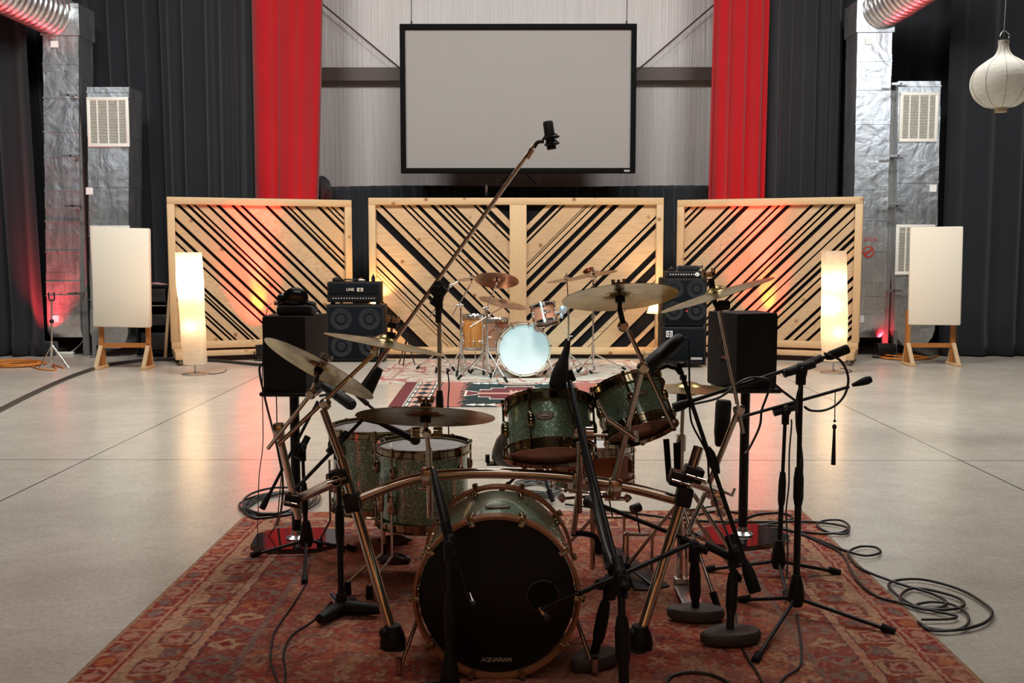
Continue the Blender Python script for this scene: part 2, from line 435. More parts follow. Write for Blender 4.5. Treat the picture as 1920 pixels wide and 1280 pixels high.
drape('black_curtain', BLACKC, X(1560,15.95), X(1815,15.95), X(1560,15.95), X(1800,15.95), 15.95, .35, 6.2, 'black curtain hanging behind the right pair of metal ducts', 5, .05, 7, slack=.05)
drape('black_curtain', BLACKC, X(1772,14.95), X(2600,14.95), X(1772,14.95), X(2600,14.95), 15.0, .02, 6.2, 'black floor-length curtain at the far right, behind the paper lantern', 13, .05, 8, flare=.12)
YL = 16.05; zt = P(900, 349, YL).z
drape('low_black_curtain', BLACKC, X(596,YL), X(1336,YL), X(596,YL), X(1336,YL), YL, .03, zt, 'low black curtain along the wall below the projection screen', 30, .03, 9, slack=.012)
def rag(name, c, r, seed, mat, label, cat, n=26):
    rnd = random.Random(seed); mb = MB(); k = 14; pr = []
    q = [(rnd.uniform(0,6.28), rnd.randint(2,6), rnd.uniform(.06,.2)) for _ in range(6)]
    for i in range(k+1):
        for j in range(n):
            th = pi*i/k; a = 2*pi*j/n
            f = 1 + sum(w*math.sin(m*a+p+th*m*.8) for p, m, w in q)*math.sin(th)
            mb.v.append(V(c)+V((r[0]*f*math.sin(th)*math.cos(a), r[1]*f*math.sin(th)*math.sin(a), r[2]*max(-.9,(-math.cos(th))*(1+.35*math.sin(4*a+q[0][0]))))))
    for i in range(k):
        for j in range(n): mb.f.append((i*n+j, i*n+(j+1)%n, (i+1)*n+(j+1)%n, (i+1)*n+j))
    mb.f.append(tuple(range(n-1,-1,-1))); mb.f.append(tuple(k*n+j for j in range(n)))
    return tag(part(mb, name, mat, ang=60), label, cat)
rag('gathered_black_cloth', P(604,356,15.75), (.14,.12,.16), 3, BLACKCLOTH, 'bunched black cloth beside the bottom of the left red curtain', 'cloth')
mb = MB().box(P(912,356,15.9), (.05,.05,.19), b=.008)
tag(part(mb, 'grey_wall_bracket', STEEL), 'small grey bracket sticking up above the low black curtain, left of centre', 'bracket')
for u, w in ((934,'left'), (1010,'right')):
    t = thing('wall_clip', 'small white %s-hand clip under the projection screen' % w, 'clip', P(u,346,16.3))
    part(MB().box(P(u,341,16.3), (.06,.08,.06), b=.01), 'clip_body', WHITEP, t)
    part(MB().cyl(P(u,341,16.25)-V((0,.03,0)), P(u,341,16.25)-V((0,-.005,0)), .014), 'clip_black_plug', BLACK, t)  # solid plug, black in place of the shade in a hole
    s = 1 if w == 'left' else -1
    part(MB().tube([P(u+4*s,345,16.25), P(u+26*s,325,16.2), P(u+34*s,316,16.1)], .008, 6), 'cord', CABLEM, t)
# ---------------------------------------------------------------- projection screen
YS = 15.45
a, b = P(752, 325, YS), P(1194, 45, YS); cx, cz = (a.x+b.x)/2, (a.z+b.z)/2; w, hh = b.x-a.x, b.z-a.z; fw = .078
t = thing('projection_screen', 'large wall-mounted white projection screen in a black frame', 'projection screen', (cx, YS, a.z))
def scrm():
    t = NT('screen_fabric'); n = t.noise(t.coord(), 160, 2); t.base(t.ramp(n, [(.3,(.262,.248,.245)),(.7,(.285,.268,.264))])); t.set(Roughness=.85, Specular_IOR_Level=.2); return t.m
part(MB().box((cx, YS+.02, cz), (w-.05, .02, hh-.05)), 'screen_fabric', scrm(), t)
mb = MB()
for z in (a.z+fw/2, b.z-fw/2): mb.box((cx, YS, z), (w, .07, fw), b=.008)
for x in (a.x+fw/2, b.x-fw/2): mb.box((x, YS, cz), (fw, .069, hh-.02), b=.008)
fr = part(mb, 'frame', simple('black_velvet_frame', (.003,.003,.003), .8, spec=.1), t)
part(MB().box((b.x-.13, YS-.037, a.z+fw*.45), (.085, .004, .028)), 'maker_plate', simple('grey_plate', (.3,.3,.3), .5), t, label='small grey plate on the lower right of the frame')
for u in (775, 1171):
    x = X(u, YS); part(MB().cyl((x, YS+.01, b.z-.01), (x+(.03 if u > 1000 else .01), YS+.01, 7.9), .007, n=6), 'suspension_cable', BROWNS, t)
    part(MB().box((x, YS+.02, b.z+.02), (.03,.02,.06)), 'cable_hook', BLACKM, t)
# ---------------------------------------------------------------- ducts
def tall_duct(side, u0t, u1t, vt, u0b, u1b, vb, Y, seams, label, spiral):
    a0, a1 = P(u0t, vt, Y), P(u1t, vt, Y); b0, b1 = P(u0b, vb, Y), P(u1b, vb, Y)
    dp = .5; t = thing('tall_sheet_metal_duct', label, 'duct', ((b0.x+b1.x)/2, Y, 0))
    mb = MB(); N = 13
    for k in range(N):
        s0, s1 = k/N, (k+1)/N
        def q(s, c): return a0.lerp(b0, s) if c == 0 else a1.lerp(b1, s)
        p = [q(s0,0), q(s0,1), q(s1,1), q(s1,0)]
        e = .004 if k % 2 else 0
        vs = [(x.x+sg*e, Y-e, x.z) for x, sg in zip(p, (-1,1,1,-1))] + [(x.x+sg*e, Y+dp, x.z) for x, sg in zip(p, (-1,1,1,-1))]
        mb.add(vs, [(0,1,2,3),(4,7,6,5),(0,4,5,1),(3,2,6,7),(0,3,7,4),(1,5,6,2)])
    body = part(mb, 'duct_body', DUCT, t)
    mb = MB()
    for s in seams:
        p, q2 = a0.lerp(b0, s), a1.lerp(b1, s); mb.box(((p.x+q2.x)/2, Y-.008, p.z), ((q2.x-p.x)+.02, .012, .014))
    part(mb, 'joint_flange', DUCT, body)
    # rounded lower boot
    c = (b0+b1)/2; wd = (b1.x-b0.x); poly = [(-dp*.0, 0)]
    prof = [(0,0),(dp,0),(dp,-.05),(dp*.8,-.24),(dp*.5,-.34),(dp*.15,-.34),(0,-.22)]
    mb = MB().prism([(p[0], p[1]) for p in prof], wd, M(((0,0,1,b0.x),(1,0,0,Y),(0,1,0,b0.z),(0,0,0,1))))
    part(mb, 'lower_boot', DUCT, t)
    part(MB().box((b0.x+.12, Y-.008, b0.z-.06), (.12,.004,.1)), 'label_sticker', PAPER, t, label='small white paper sticker')
    part(MB().box((a0.x+.17, Y-.012, a0.z-.13), (.11,.004,.09)), 'label_sticker', PAPER, t)
    # spiral pipe towards the side wall
    p0, p1, r = spiral
    bx = MB(); cc = (a0+a1)/2; bx.box((cc.x, Y+dp/2, cc.z+.22), (a1.x-a0.x+.05, dp+.05, .45)); part(bx, 'elbow_box', DUCT, t)
    mb = MB(); L = (p1-p0).length; n = int(L/.085); prof = []
    for k in range(n):
        z = L*k/n; dz = L/n; prof += [(r, z), (r, z+dz*.7), (r+.012, z+dz*.8), (r+.012, z+dz*.92)]
    prof.append((r, L)); mb.lathe(prof, frame(p0, p1-p0), 40)
    part(mb, 'spiral_pipe', DUCT, t, ang=60)
    return t
def short_duct(u0t, u1t, vt, u0b, u1b, vb, Y, label, side):
    a0, a1 = P(u0t, vt, Y), P(u1t, vt, Y); b0, b1 = P(u0b, vb, Y), P(u1b, vb, Y); dp = .5
    t = thing('return_air_duct', label, 'duct', ((b0.x+b1.x)/2, Y, 0))
    mb = MB(); N = 10
    for k in range(N):
        s0, s1 = k/N, (k+1)/N; e = .004 if k % 2 else 0
        p = [a0.lerp(b0,s0), a1.lerp(b1,s0), a1.lerp(b1,s1), a0.lerp(b0,s1)]
        vs = [(x.x+sg*e, Y-e, x.z) for x, sg in zip(p, (-1,1,1,-1))] + [(x.x+sg*e, Y+dp, x.z) for x, sg in zip(p, (-1,1,1,-1))]
        mb.add(vs, [(0,1,2,3),(4,7,6,5),(0,4,5,1),(3,2,6,7),(0,3,7,4),(1,5,6,2)])
    body = part(mb, 'duct_body', DUCT, t)
    mb = MB()
    for s in (.02,.4,.6,.86): p, q = a0.lerp(b0,s), a1.lerp(b1,s); mb.box(((p.x+q.x)/2, Y-.008, p.z), (q.x-p.x+.02, .012, .016))
    part(mb, 'joint_flange', DUCT, body)
    c = b0.lerp(b1,.5); wd = b1.x-b0.x
    mb = MB(); pr = [(-wd/2,0),(wd/2,0),(wd/2-.03,-.1),(wd/2-.13,-.22),(-wd/2+.13,-.22),(-wd/2+.03,-.1)]
    mb.prism([(p[0],p[1]) for p in pr], dp, M(((1,0,0,c.x),(0,0,1,Y),(0,1,0,c.z),(0,0,0,1)))); part(mb, 'lower_boot', DUCT, t)
    def vent(ua, va, ub, vb2):
        p, q = P(ua, vb2, Y-.03), P(ub, va, Y-.03); cx, cz = (p.x+q.x)/2, (p.z+q.z)/2; w, h2 = q.x-p.x, q.z-p.z
        mb = MB(); f = .045
        for z in (p.z+f/2, q.z-f/2): mb.box((cx, Y-.02, z), (w, .03, f), b=.004)
        for x in (p.x+f/2, q.x-f/2): mb.box((x, Y-.02, cz), (f, .029, h2-.02), b=.004)
        for k in (1,2,3): mb.box((p.x+w*k/4, Y-.02, cz), (.018,.026,h2-.04))
        v = part(mb, 'vent_grille', WHITEP, t); mb = MB(); n = 30
        for k in range(n): mb.box((cx, Y-.016, p.z+f+(h2-2*f)*(k+.5)/n), (w-2*f, .02, (h2-2*f)/n*.55), M.Identity(4))
        part(mb, 'louvre', simple('vent_louvre_white', (.6,.58,.52), .5), v)
        part(MB().box((cx, Y-.004, cz), (w-2*f, .008, h2-2*f)), 'vent_filter', simple('vent_filter_grey', (.10,.10,.09), .8), v)
    o = 0
    if side == 'L': vent(165,182,240,275); vent(172,423,243,516)
    else: vent(1686,173,1761,266); vent(1678,421,1754,515)
    sx = P(168, 358, Y) if side == 'L' else P(1749, 353, Y)
    part(MB().box((sx.x, Y-.009, sx.z), (.1,.004,.1)), 'label_sticker', PAPER, t, label='small square white sticker')
    return t
tall_duct('L', 80,147,66, 88,150,590, 14.95, (.1,.22,.34,.43,.55,.66,.77,.88,.93), 'tall galvanised sheet-metal duct at the left edge with spiral pipe on top', (P(118,36,15.15), P(-120,-78,13.2), .3))
tall_duct('R', 1608,1673,60, 1597,1659,590, 14.95, (.1,.2,.32,.43,.55,.66,.77,.88,.93), 'tall galvanised sheet-metal duct on the right with spiral pipe on top', (P(1640,26,15.15), P(1830,-104,13.2), .3))
short_duct(163,242,163, 170,240,625, 14.8, 'shorter metal duct with two white vents behind the left cream absorber', 'L')
short_duct(1685,1764,152, 1678,1752,620, 14.8, 'shorter metal duct with two white vents behind the right cream absorber', 'R')
for side, us in (('left', (156, 170)), ('right', (1664, 1680))):
    for k, u in enumerate(us):
        Y = 15.02 if k == 0 else 14.72
        x = X(u, Y); t = thing('duct_support_post', 'slim grey steel channel post, %s of the two between the %s ducts' % ('left one' if k == 0 else 'right one', side), 'post', (x, Y, 0))
        top = P(u, 170, Y).z if k == 0 else P(u, 620, Y).z
        if k: x += (.0 if side == 'left' else .03)
        part(MB().box((x, Y, top/2), (.09 if k == 0 else .045, .045, top)), 'post', simple('dull_grey_post', (.22,.23,.23), .45, .4), t)
        part(MB().box((x, Y, .006), (.11,.11,.012)), 'foot_plate', STEEL, t)
        if k == 0:
            for vv in ((178,292,386,550) if side == 'left' else (157,292,386,545)):
                part(MB().box((x, 14.72, P(u,vv,14.72).z), (.24,.03,.03)).box((x, 14.87, P(u,vv,14.72).z), (.03,.33,.02)), 'cross_strut', STEEL, t)
# red markings on the right tall duct
p = P(1632,449,14.93)
t = thing('duct_stamp', 'red printed code and round stamp on the right tall duct', 'marking', (p.x, 14.94, p.z-.2))
part(MB().text('2CCA', .075, .003, frame((p.x,14.94,p.z),(0,-1,0),(1,0,0))), 'printed_code', REDP, t, smooth=False)
mb = MB()
c = P(1629,472,14.93)
fr_ = frame((c.x,14.94,c.z),(0,-1,0),(1,0,0))
ring = [((.085)*math.cos(a), (.085)*math.sin(a)) for a in np.linspace(0,2*pi,28,endpoint=False)]
for i in range(28):
    a0, a1 = ring[i], ring[(i+1)%28]; mb.add([(a0[0],a0[1],.003),(a1[0],a1[1],.003),(a1[0]*.78,a1[1]*.78,.003),(a0[0]*.78,a0[1]*.78,.003)], [(0,1,2,3)], fr_)
mb.box((0,0,.003),(.15,.03,.002), fr_ @ M.Rotation(.6,4,'Z')).text('MC', .05, .003, fr_)
part(mb, 'round_stamp', REDP, t, smooth=False)
# ================================================================ slatted wood panels
def slat_panel(label, A, B, zb, zt, runs, foot, base_h):
    """A,B: left/right bottom points on the floor plan; runs = list of (x0,x1,dirn,gaps) in panel coords"""
    A, B = V(A), V(B); d = (B-A); W = d.length; xd = d.normalized(); nrm = V((xd.y, -xd.x, 0))   # towards camera
    T = M(((xd.x, -nrm.x, 0, A.x), (xd.y, -nrm.y, 0, A.y), (0,0,1,0), (0,0,0,1)))       # x along, y away from camera
    t = thing('slatted_wood_panel', label, 'acoustic panel', (A+B)/2); hh = zt-zb; f = .10
    mb = MB()
    part(MB().box((W/2, 0, zt-f/2+.0), (W, .14, f), T, b=.006), 'frame_rail', PINE, t)
    part(MB().box((W/2, 0, zb+f/2), (W-.02, .14, f), T, b=.006), 'frame_rail', PINE, t)
    for x in (f/2, W-f/2): part(MB().box((x, -.001, (zb+zt)/2), (f, .138, hh-2*f), T, b=.005), 'frame_stile', PINE_V, t)
    if len(runs) > 1: part(MB().box((runs[0][1]+(runs[1][0]-runs[0][1])/2, -.045, (zb+zt)/2), (runs[1][0]-runs[0][1], .05, hh-2*f), T, b=.005), 'frame_stile', PINE_V, t)
    part(MB().box((W/2, .045, (zb+zt)/2), (W-.06, .03, hh-.04), T), 'black_backing', simple('black_backing_felt', (.008,.008,.009), .95, spec=.1), t)
    for (x0, x1, s, gaps) in runs:
        z0, z1 = zb+f, zt-f; w, h2 = x1-x0, z1-z0; tot = w+h2
        gs = sorted(gaps); edges = []
        # coordinate k: lines x' - (z1-z) = k (s=-1 falling) or x' + (z1-z) = k (rising)
        lo, hi = (-h2, w) if s < 0 else (0, w+h2)
        cur = lo
        for g, gw in gs:
            if g-gw/2 > cur: edges.append((cur, g-gw/2))
            cur = max(cur, g+gw/2)
        if cur < hi: edges.append((cur, hi))
        mb = MB()
        def clip(poly, a, b, c):   # keep a*x+b*y<=c
            out = []
            for i in range(len(poly)):
                p, q = poly[i], poly[(i+1)%len(poly)]; dp = a*p[0]+b*p[1]-c; dq = a*q[0]+b*q[1]-c
                if dp <= 0: out.append(p)
                if dp*dq < 0: r = dp/(dp-dq); out.append((p[0]+(q[0]-p[0])*r, p[1]+(q[1]-p[1])*r))
            return out
        for (e0, e1) in edges:
            # split very wide runs into two boards
            poly = [(0,0),(w,0),(w,h2),(0,h2)]      # y down from the top
            if s < 0: poly = clip(poly, 1, -1, e1); poly = clip(poly, -1, 1, -e0) if poly else []
            else: poly = clip(poly, 1, 1, e1); poly = clip(poly, -1, -1, -e0) if poly else []
            if len(poly) < 3: continue
            th = .02 + .004*random.random()
            m2 = T @ M(((1,0,0,x0),(0,0,-1,.03),(0,-1,0,z1),(0,0,0,1)))
            mb.prism(poly, th+.02, m2)
        part(mb, 'slats', PINE_A if s < 0 else PINE_B, t, smooth=False)
    # rolling base
    for x in ((.1, W-.1) if foot else ()):
        out = (x < 1) == (A.x < -1); y0 = -.12 if out else .04; ly = 1.0 if out else .5
        bm = MB().box((x, y0, base_h+.05), (.14, ly, .1), T, b=.006); part(bm, 'base_beam', PINE, t)
        for y in (y0-ly/2+.12, y0+ly/2-.12):
            c = T @ V((x, y, base_h/2+.005)); r = base_h/2-.006
            part(MB().cyl(c-xd*.02, c+xd*.02, r, n=16).box((x, y, base_h-.005), (.06,.06,.012), T), 'caster_wheel', simple('clear_caster', (.35,.33,.3), .3), t)
    mb = MB().box((W/2, -.02, base_h+.03), (W-.3, .3, .07), T, b=.005); part(mb, 'base_board', PINE, t)
    return t, T
def gm(px, Y): return px/1900*Y
# centre
Yc = 14.75; pc = Yc/1900
A = P(695, 640, Yc); B = P(1240, 640, Yc); W = B.x-A.x
zt, zb = P(960, 371, Yc).z, P(960, 663, Yc).z
def gl(lst, pc): return [(g*pc, w*pc) for g, w in lst]
offL = (709-695)*pc - .10; offR = 0
gL = [(-184,32),(-131,2),(-122,1.6),(-114,4.5),(-99,5),(-74,11),(-17,20),(9,6),(48,5),(60,5),(77,9),(104,8),(119,5.5),(130,5),(141,7),(183,5.5),(198,13),(236,32)]
gL_ = [(-250,10),(-225,14),(-190,16),(-165,30),(-128,3),(-118,3),(-108,4),(-98,4),(-77,12),(-28,24),(5,16),(48,5),(58,5),(76,10),(102,12),(121,4),(131,6),(144,9),(160,3),(181,8),(206,12),(238,40)]
gR = [(19,38),(56,12),(70,5),(111,2),(116,2.6),(128,3.6),(146,12),(167,12),(214,12),(263,5),(279,11),(331,15),(358,22),(381,2),(438,34),(478,26)]
gR_ = [(12,44),(46,5),(56,9),(73,6),(112,5),(118,4),(128,7),(142,5),(172,13),(215,15),(250,5),(262,6),(283,20),(338,30),(352,5),(364,6),(396,8),(430,8),(468,36),(492,5)]
slat_panel('wide centre panel of pine slats meeting in a V, behind the far drum kit', (A.x,Yc,0), (B.x,Yc,0), zb, zt,
  [(.10, .10+249*pc, -1, gl(gL, pc)), (W-.10-241*pc, W-.10, 1, gl(gR, pc))], False, .07)
# left
Ya, Yb2 = 14.15, 15.1
A = P(320, 640, Ya); B = P(661, 640, Yb2); zt = P(320,369,Ya).z; zb = .18; W = (V((B.x,Yb2,0))-V((A.x,Ya,0))).length; pc = W/341*1.0
gl1 = [(-174,6),(-158,5),(-149,5),(-125,6),(-117,4),(-107,7),(-68,5),(-51,8),(-26,8),(6,7),(23,7),(35,5),(59,6.5),(77,8),(104,8),(120,7),(166,8),(195,8),(206,5),(221,7),(265,8),(280,5),(291,5),(307,8)]
gl_ = [(-262,7),(-245,5),(-232,6),(-215,5),(-200,7),(-190,4),(-161,6),(-147,7),(-121,6),(-111,4),(-85,7),(-67,6),(-47,8),(-14,6),(10,7),(26,5),(43,8),(60,5),(76,7),(106,7),(123,5),(166,8),(196,6),(213,5),(223,6),(263,8),(278,6),(293,5)]
slat_panel('left panel of falling pine slats lit red, behind the left paper lamp', (A.x,Ya,0), (B.x,Yb2,0), zb, zt, [(.10, W-.10, -1, gl(gl1, pc))], True, .085)
A = P(1268, 640, Yb2); B = P(1611, 640, Ya); W = (V((B.x,Ya,0))-V((A.x,Yb2,0))).length; pc = W/343
gr1 = [(10,8),(27,6),(40,7),(87,7),(104,6),(120,12),(164,8),(180,5),(197,10),(240,7),(264,6),(277,5),(294,10),(321,7),(340,4),(364,7),(378,9),(394,5),(414,7),(451,8),(468,6),(491,7),(520,6),(531,7),(544,6),(560,8),(584,7)]
slat_panel('right panel of rising pine slats lit red, behind the right paper lamp', (A.x,Yb2,0), (B.x,Ya,0), zb, zt, [(.10, W-.10, 1, gl(gr1, pc))], True, .085)
# leaning batten
mb = MB().bar(G(310,672), P(323,483,14.7), .04, .03); tag(part(mb, 'wooden_batten', PINE_V), 'thin wooden batten leaning against the left slatted panel edge', 'batten')
# ================================================================ cream absorbers on wooden stands
def absorber(u0, u1, vt, vb, uf, vf, Y, lean, label, side):
    t = thing('fabric_absorber', label, 'acoustic panel', (P((u0+u1)/2,600,Y).x, Y, 0))
    a, b = P(u0, vb, Y), P(u1, vt, Y); cx, cz = (a.x+b.x)/2, (a.z+b.z)/2; w, hh = b.x-a.x, b.z-a.z
    R = M.Translation(V((cx, Y, cz))) @ M.Rotation(lean, 4, 'Y') @ M.Rotation(side*.28, 4, 'Z')
    part(MB().box((0, 0, 0), (w*1.0, .1, hh), R, b=.018), 'fabric_panel', CANVAS, t)
    for k, (u, v) in enumerate(zip(uf, vf)):
        Yf = Y+.02; x = P(u, v, Yf).x
        part(MB().box((x, Yf+.06, a.z/2+.12), (.055, .05, a.z+.16)), 'leg', ORANGEWOOD, t)
        mb = MB().box((x, Yf-.0, .02), (.09, .34, .04), b=.005)
        mb.bar((x, Yf-.15, .03), (x, Yf+.03, .3), .05, .03).bar((x, Yf+.15, .03), (x, Yf+.08, .28), .05, .03)
        part(mb, 'foot', PINE, t)
    x0, x1 = P(uf[0], 645, Y).x, P(uf[1], 645, Y).x
    part(MB().box(((x0+x1)/2, Y+.07, P(uf[0], 648, Y).z), (x1-x0, .03, .06)), 'cross_rail', ORANGEWOOD, t)
    return t
absorber(178,279,427,613, (189,277), (694,692), 13.3, .018, 'cream fabric absorber on wooden legs, left, beside the left slatted panel', 0)
absorber(1704,1803,425,609, (1703,1788), (686,686), 13.75, -.012, 'cream fabric absorber on wooden legs, right, near the black curtain', -1)
# ================================================================ paper floor lamps
def paper_lamp(rows, ub, vb, bw, bulbs, label, plamps, r_in):
    Yb = G(ub, vb).y; t = thing('paper_floor_lamp', label, 'floor lamp', (G(ub, vb).x, Yb, 0)); mb = MB(); R = []
    rows = smooth_path([V((a, b, c)) for a, b, c in rows], 6)
    for (ul, ur, v) in rows:
        a, b = P(ul, v, Yb), P(ur, v, Yb); cx, w = (a.x+b.x)/2, (b.x-a.x)/2; ring = []
        for i in range(24):
            q = 2*pi*i/24; cc, ss = math.cos(q), math.sin(q)
            ring.append(V((cx+w*math.copysign(abs(cc)**.55, cc), Yb+w*.85*math.copysign(abs(ss)**.55, ss), a.z)))
        R.append(ring)
    for ring in R: mb.v += ring
    for k in range(len(R)-1):
        for i in range(24): mb.f.append((k*24+i, k*24+(i+1)%24, (k+1)*24+(i+1)%24, (k+1)*24+i))
    sh = part(mb, 'paper_shade', RICE, t, ang=50)
    top, bot = rows[0][2], rows[-1][2]; x = G(ub, vb).x
    base = MB().lathe([(.001,.0),(.17,.0),(.17,.012),(.15,.02),(.02,.03),(.001,.03)], M.Translation((x, Yb, 0)) @ M.Diagonal((1,.8,1,1)), 28)
    part(base, 'base', STEEL, t)
    part(MB().cyl((x, Yb, .02), (P((rows[-1][0]+rows[-1][1])/2, bot, Yb)+V((0,0,.08))), .012), 'pole', STEEL, t)
    for (u, v, pw) in bulbs:
        c = P(u, v, Yb); part(MB().ball(c, .028), 'bulb', BULB, t)
        lamp('POINT', 'paper_lamp_light', c-V((0,.05,0)), pw, (1,.70,.42), shadow_soft_size=.03)
    part(MB().tube(smooth_path([(x+.02,Yb+.03,.03),(x+.12,Yb+.1,.008),(x+.2,Yb+.02,.006),(x+.3,Yb+.2,.006),(x+.25,Yb+.5,.006)]), .005, 6), 'power_cord', CABLEM, t)
paper_lamp([(331,376,473),(332,378,500),(333,380,530),(336,381,560),(339,382,590),(341,384,620),(343,385,650),(346,387,682)], 366, 702, 0, [(353,505,9),(356,535,9),(362,610,1.5)], 'tall curved rice-paper floor lamp, left, glowing brightest at the top', 0, 0)
paper_lamp([(1542,1585,470),(1542,1586,520),(1542,1587,570),(1541,1587,620),(1543,1584,676)], 1562, 699, 0, [(1563,526,4.2),(1554,572,4.2),(1566,622,1.5)], 'tall straight rice-paper floor lamp, right, with three glowing spots', 0, 0)
# ================================================================ hanging paper lantern
YLn = 8.6; c = P(1879, 150, YLn); s = YLn/1900
t = thing('paper_lantern', 'onion-shaped white paper lantern hanging at the top right', 'lantern', P(1875, 202, YLn))
prof = [(10,-52),(10,-50),(28,-47),(44,-34),(52,-20),(55,-5),(52,10),(44,23),(30,34),(18,42),(12,50),(9,60),(9,67)]
pp = smooth_path([V((a*s, 0, b*s)) for a, b in prof], 5)
mb = MB().lathe([(p.x, p.z) for p in pp], M.Translation(c), 40, cap=False); part(mb, 'paper_body', LANT, t, ang=80)
mb = MB()
for k in range(10):
    a = 2*pi*k/10; mb.tube([c+V((math.cos(a)*p.x*1.004, math.sin(a)*p.x*1.004, p.z)) for p in pp[4:-4]], .0022, 5)
part(mb, 'ribs', simple('lantern_rib', (.35,.33,.28), .7), t)
part(MB().cyl(c+V((0,0,-58*s)), c+V((0,0,-50*s)), 10.5*s, n=20), 'bottom_ring', simple('tan_ring', (.5,.42,.28), .7), t)
part(MB().cyl(c+V((0,0,64*s)), c+V((0,0,71*s)), 9.5*s, n=20), 'top_ring', simple('grey_ring', (.4,.38,.35), .6), t)
part(MB().tube(smooth_path([c+V((-.02,0,.31)), c+V((-.03,0,.36)), c+V((.0,0,.4)), c+V((.045,0,.37)), c+V((.04,0,.34))]), .004, 6).tube([c+V((.0,0,.3)), c+V((0,0,.42)), c+V((.01,0,.9)), (c.x+.01, c.y, 7.95)], .004, 6), 'hanging_wire', STEEL, t)
# ================================================================ things at the left wall
c = G(97, 690)
t = thing('guitar_stand_pole', 'slim chrome instrument stand with fork top before the left duct', 'stand', c)
YY = c.y
part(MB().cyl(P(97,665,YY), P(97,560,YY), .011).cyl(P(97,690,YY)+V((0,0,.06)), P(97,640,YY), .02), 'pole', CHROME, t)
for (u, v) in ((74,690),(122,688),(130,690)): part(MB().cyl(P(97,645,YY), G(u, v, .01), .009), 'leg', CHROME, t)
part(MB().tube(smooth_path([P(91,548,YY),P(92,560,YY),P(97,564,YY),P(102,560,YY),P(101,548,YY)]), .009, 6), 'fork', BLACK, t)
part(MB().ball(P(97,602,YY), .03), 'knob', BLACK, t)
def coil(name, label, cat, c, rx, ry, turns, mat, r, seed, z=.008, tail=None):
    rnd = random.Random(seed); pts = []
    for k in range(turns*10):
        a = 2*pi*k/10; f = 1+.14*math.sin(a*.37+seed)+rnd.uniform(-.06,.06)
        pts.append(V((c[0]+rx*f*math.cos(a)+.03*math.sin(k), c[1]+ry*f*math.sin(a), z+r+ r*1.6*((k//10) % 4)*(.5+.5*math.sin(a*.5))**2)))
    if tail: pts += [V(p) for p in tail]
    return tag(part(MB().tube(smooth_path(pts, 4), r, 7), name, mat), label, cat)
coil('extension_cord', 'coiled orange extension cord on the floor at the far left', 'cord', G(28,685), .33, .28, 9, CORDO, .011, 2, tail=[G(75,692,.01), G(105,693,.01), G(98,683,.01), G(120,690,.01)])
coil('extension_cord', 'coiled orange extension cord behind the right cream absorber', 'cord', G(1692,672), .28, .25, 6, CORDO, .011, 5, tail=[G(1745,672,.01), G(1760,665,.01)])
pts = [G(-60,800,.02), G(0,768,.02), G(60,738,.02), G(115,713,.02), G(160,696,.02), G(200,684,.02), G(245,678,.02), G(300,674,.02), G(400,676,.02), G(470,682,.02), G(560,690,.02)]
tag(part(MB().tube(smooth_path(pts), .022, 10), 'thick_cable', CABLEM), 'thick black cable curving across the floor at the left', 'cable')
# power strip and box at the left duct
c = G(108,664); t = thing('power_strip', 'white power strip on the floor under the left duct', 'power strip', c)
part(MB().box(c+V((.05,0,.02)), (.4,.07,.04), b=.01), 'strip_body', WHITEP, t)
part(MB().tube(smooth_path([c+V((.2,0,.03)), c+V((.3,.05,.12)), c+V((.35,.1,.2))]), .008, 6), 'cord', WHITEP, t)
tag(part(MB().box(G(78,668)+V((0,.1,.11)), (.34,.2,.2), b=.02), 'black_bag', BLACKCLOTH), 'small black case on the floor behind the chrome stand', 'bag')
# dark desk / keyboard rack behind the left absorber
Y = 14.75; a, b = P(272, 660, Y), P(322, 536, Y)
t = thing('equipment_rack', 'black equipment rack in the gap beside the left cream absorber', 'rack', ((a.x+b.x)/2, Y+.25, 0))
w = b.x-a.x; cx = (a.x+b.x)/2-.06
mb = MB()
for x in (cx-w/2-.05, cx+w/2-.02): mb.box((x, Y+.25, b.z/2), (.03,.5,b.z-.05))
mb.box((cx, Y+.25, b.z), (w+.1,.55,.03)).box((cx, Y+.25, .08), (w+.05,.5,.03)).box((cx,Y+.48,b.z/2),(w,.03,b.z))
part(mb, 'rack_frame', BLACK, t)
part(MB().box((cx, Y+.02, P(300,573,Y).z), (w+.1,.02,.012)), 'shelf_edge', simple('worn_edge', (.3,.28,.22), .6), t)
for v, hh in ((553,.2),(600,.16),(640,.25)):
    z = P(300, v, Y).z; part(MB().box((cx, Y+.2, z), (w, .4, hh), b=.01), 'rack_unit', simple('rack_unit_black', (.02,.02,.022), .35), t)
t2 = MB(); q = (cx-.05, Y+.15, b.z+.015)
t2.box((0,0,.012), (.2,.15,.015), M.Translation(q) @ M.Rotation(.3,4,'Z')).box((.12,0,.03), (.18,.12,.02), M.Translation(q) @ M.Rotation(-.4,4,'Z') @ M.Rotation(.15,4,'Y'))
tag(part(t2, 'paper_stack', simple('red_white_paper', (.55,.3,.32), .7, var=.5, sc=9)), 'loose papers lying on the black equipment rack', 'papers')
# par can at right
c = G(1659, 671)
t = thing('floor_light', 'black floor light on a yoke beneath the right tall duct', 'stage light', c)
part(MB().cyl(c+V((-.13,0,.13)), c+V((.13,0,.13)), .09, n=20), 'housing', BLACKM, t)
part(MB().tube([c+V((-.16,0,.14)), c+V((-.17,0,.01)), c+V((.17,0,.01)), c+V((.16,0,.14))], .012, 6), 'yoke', BLACKM, t)
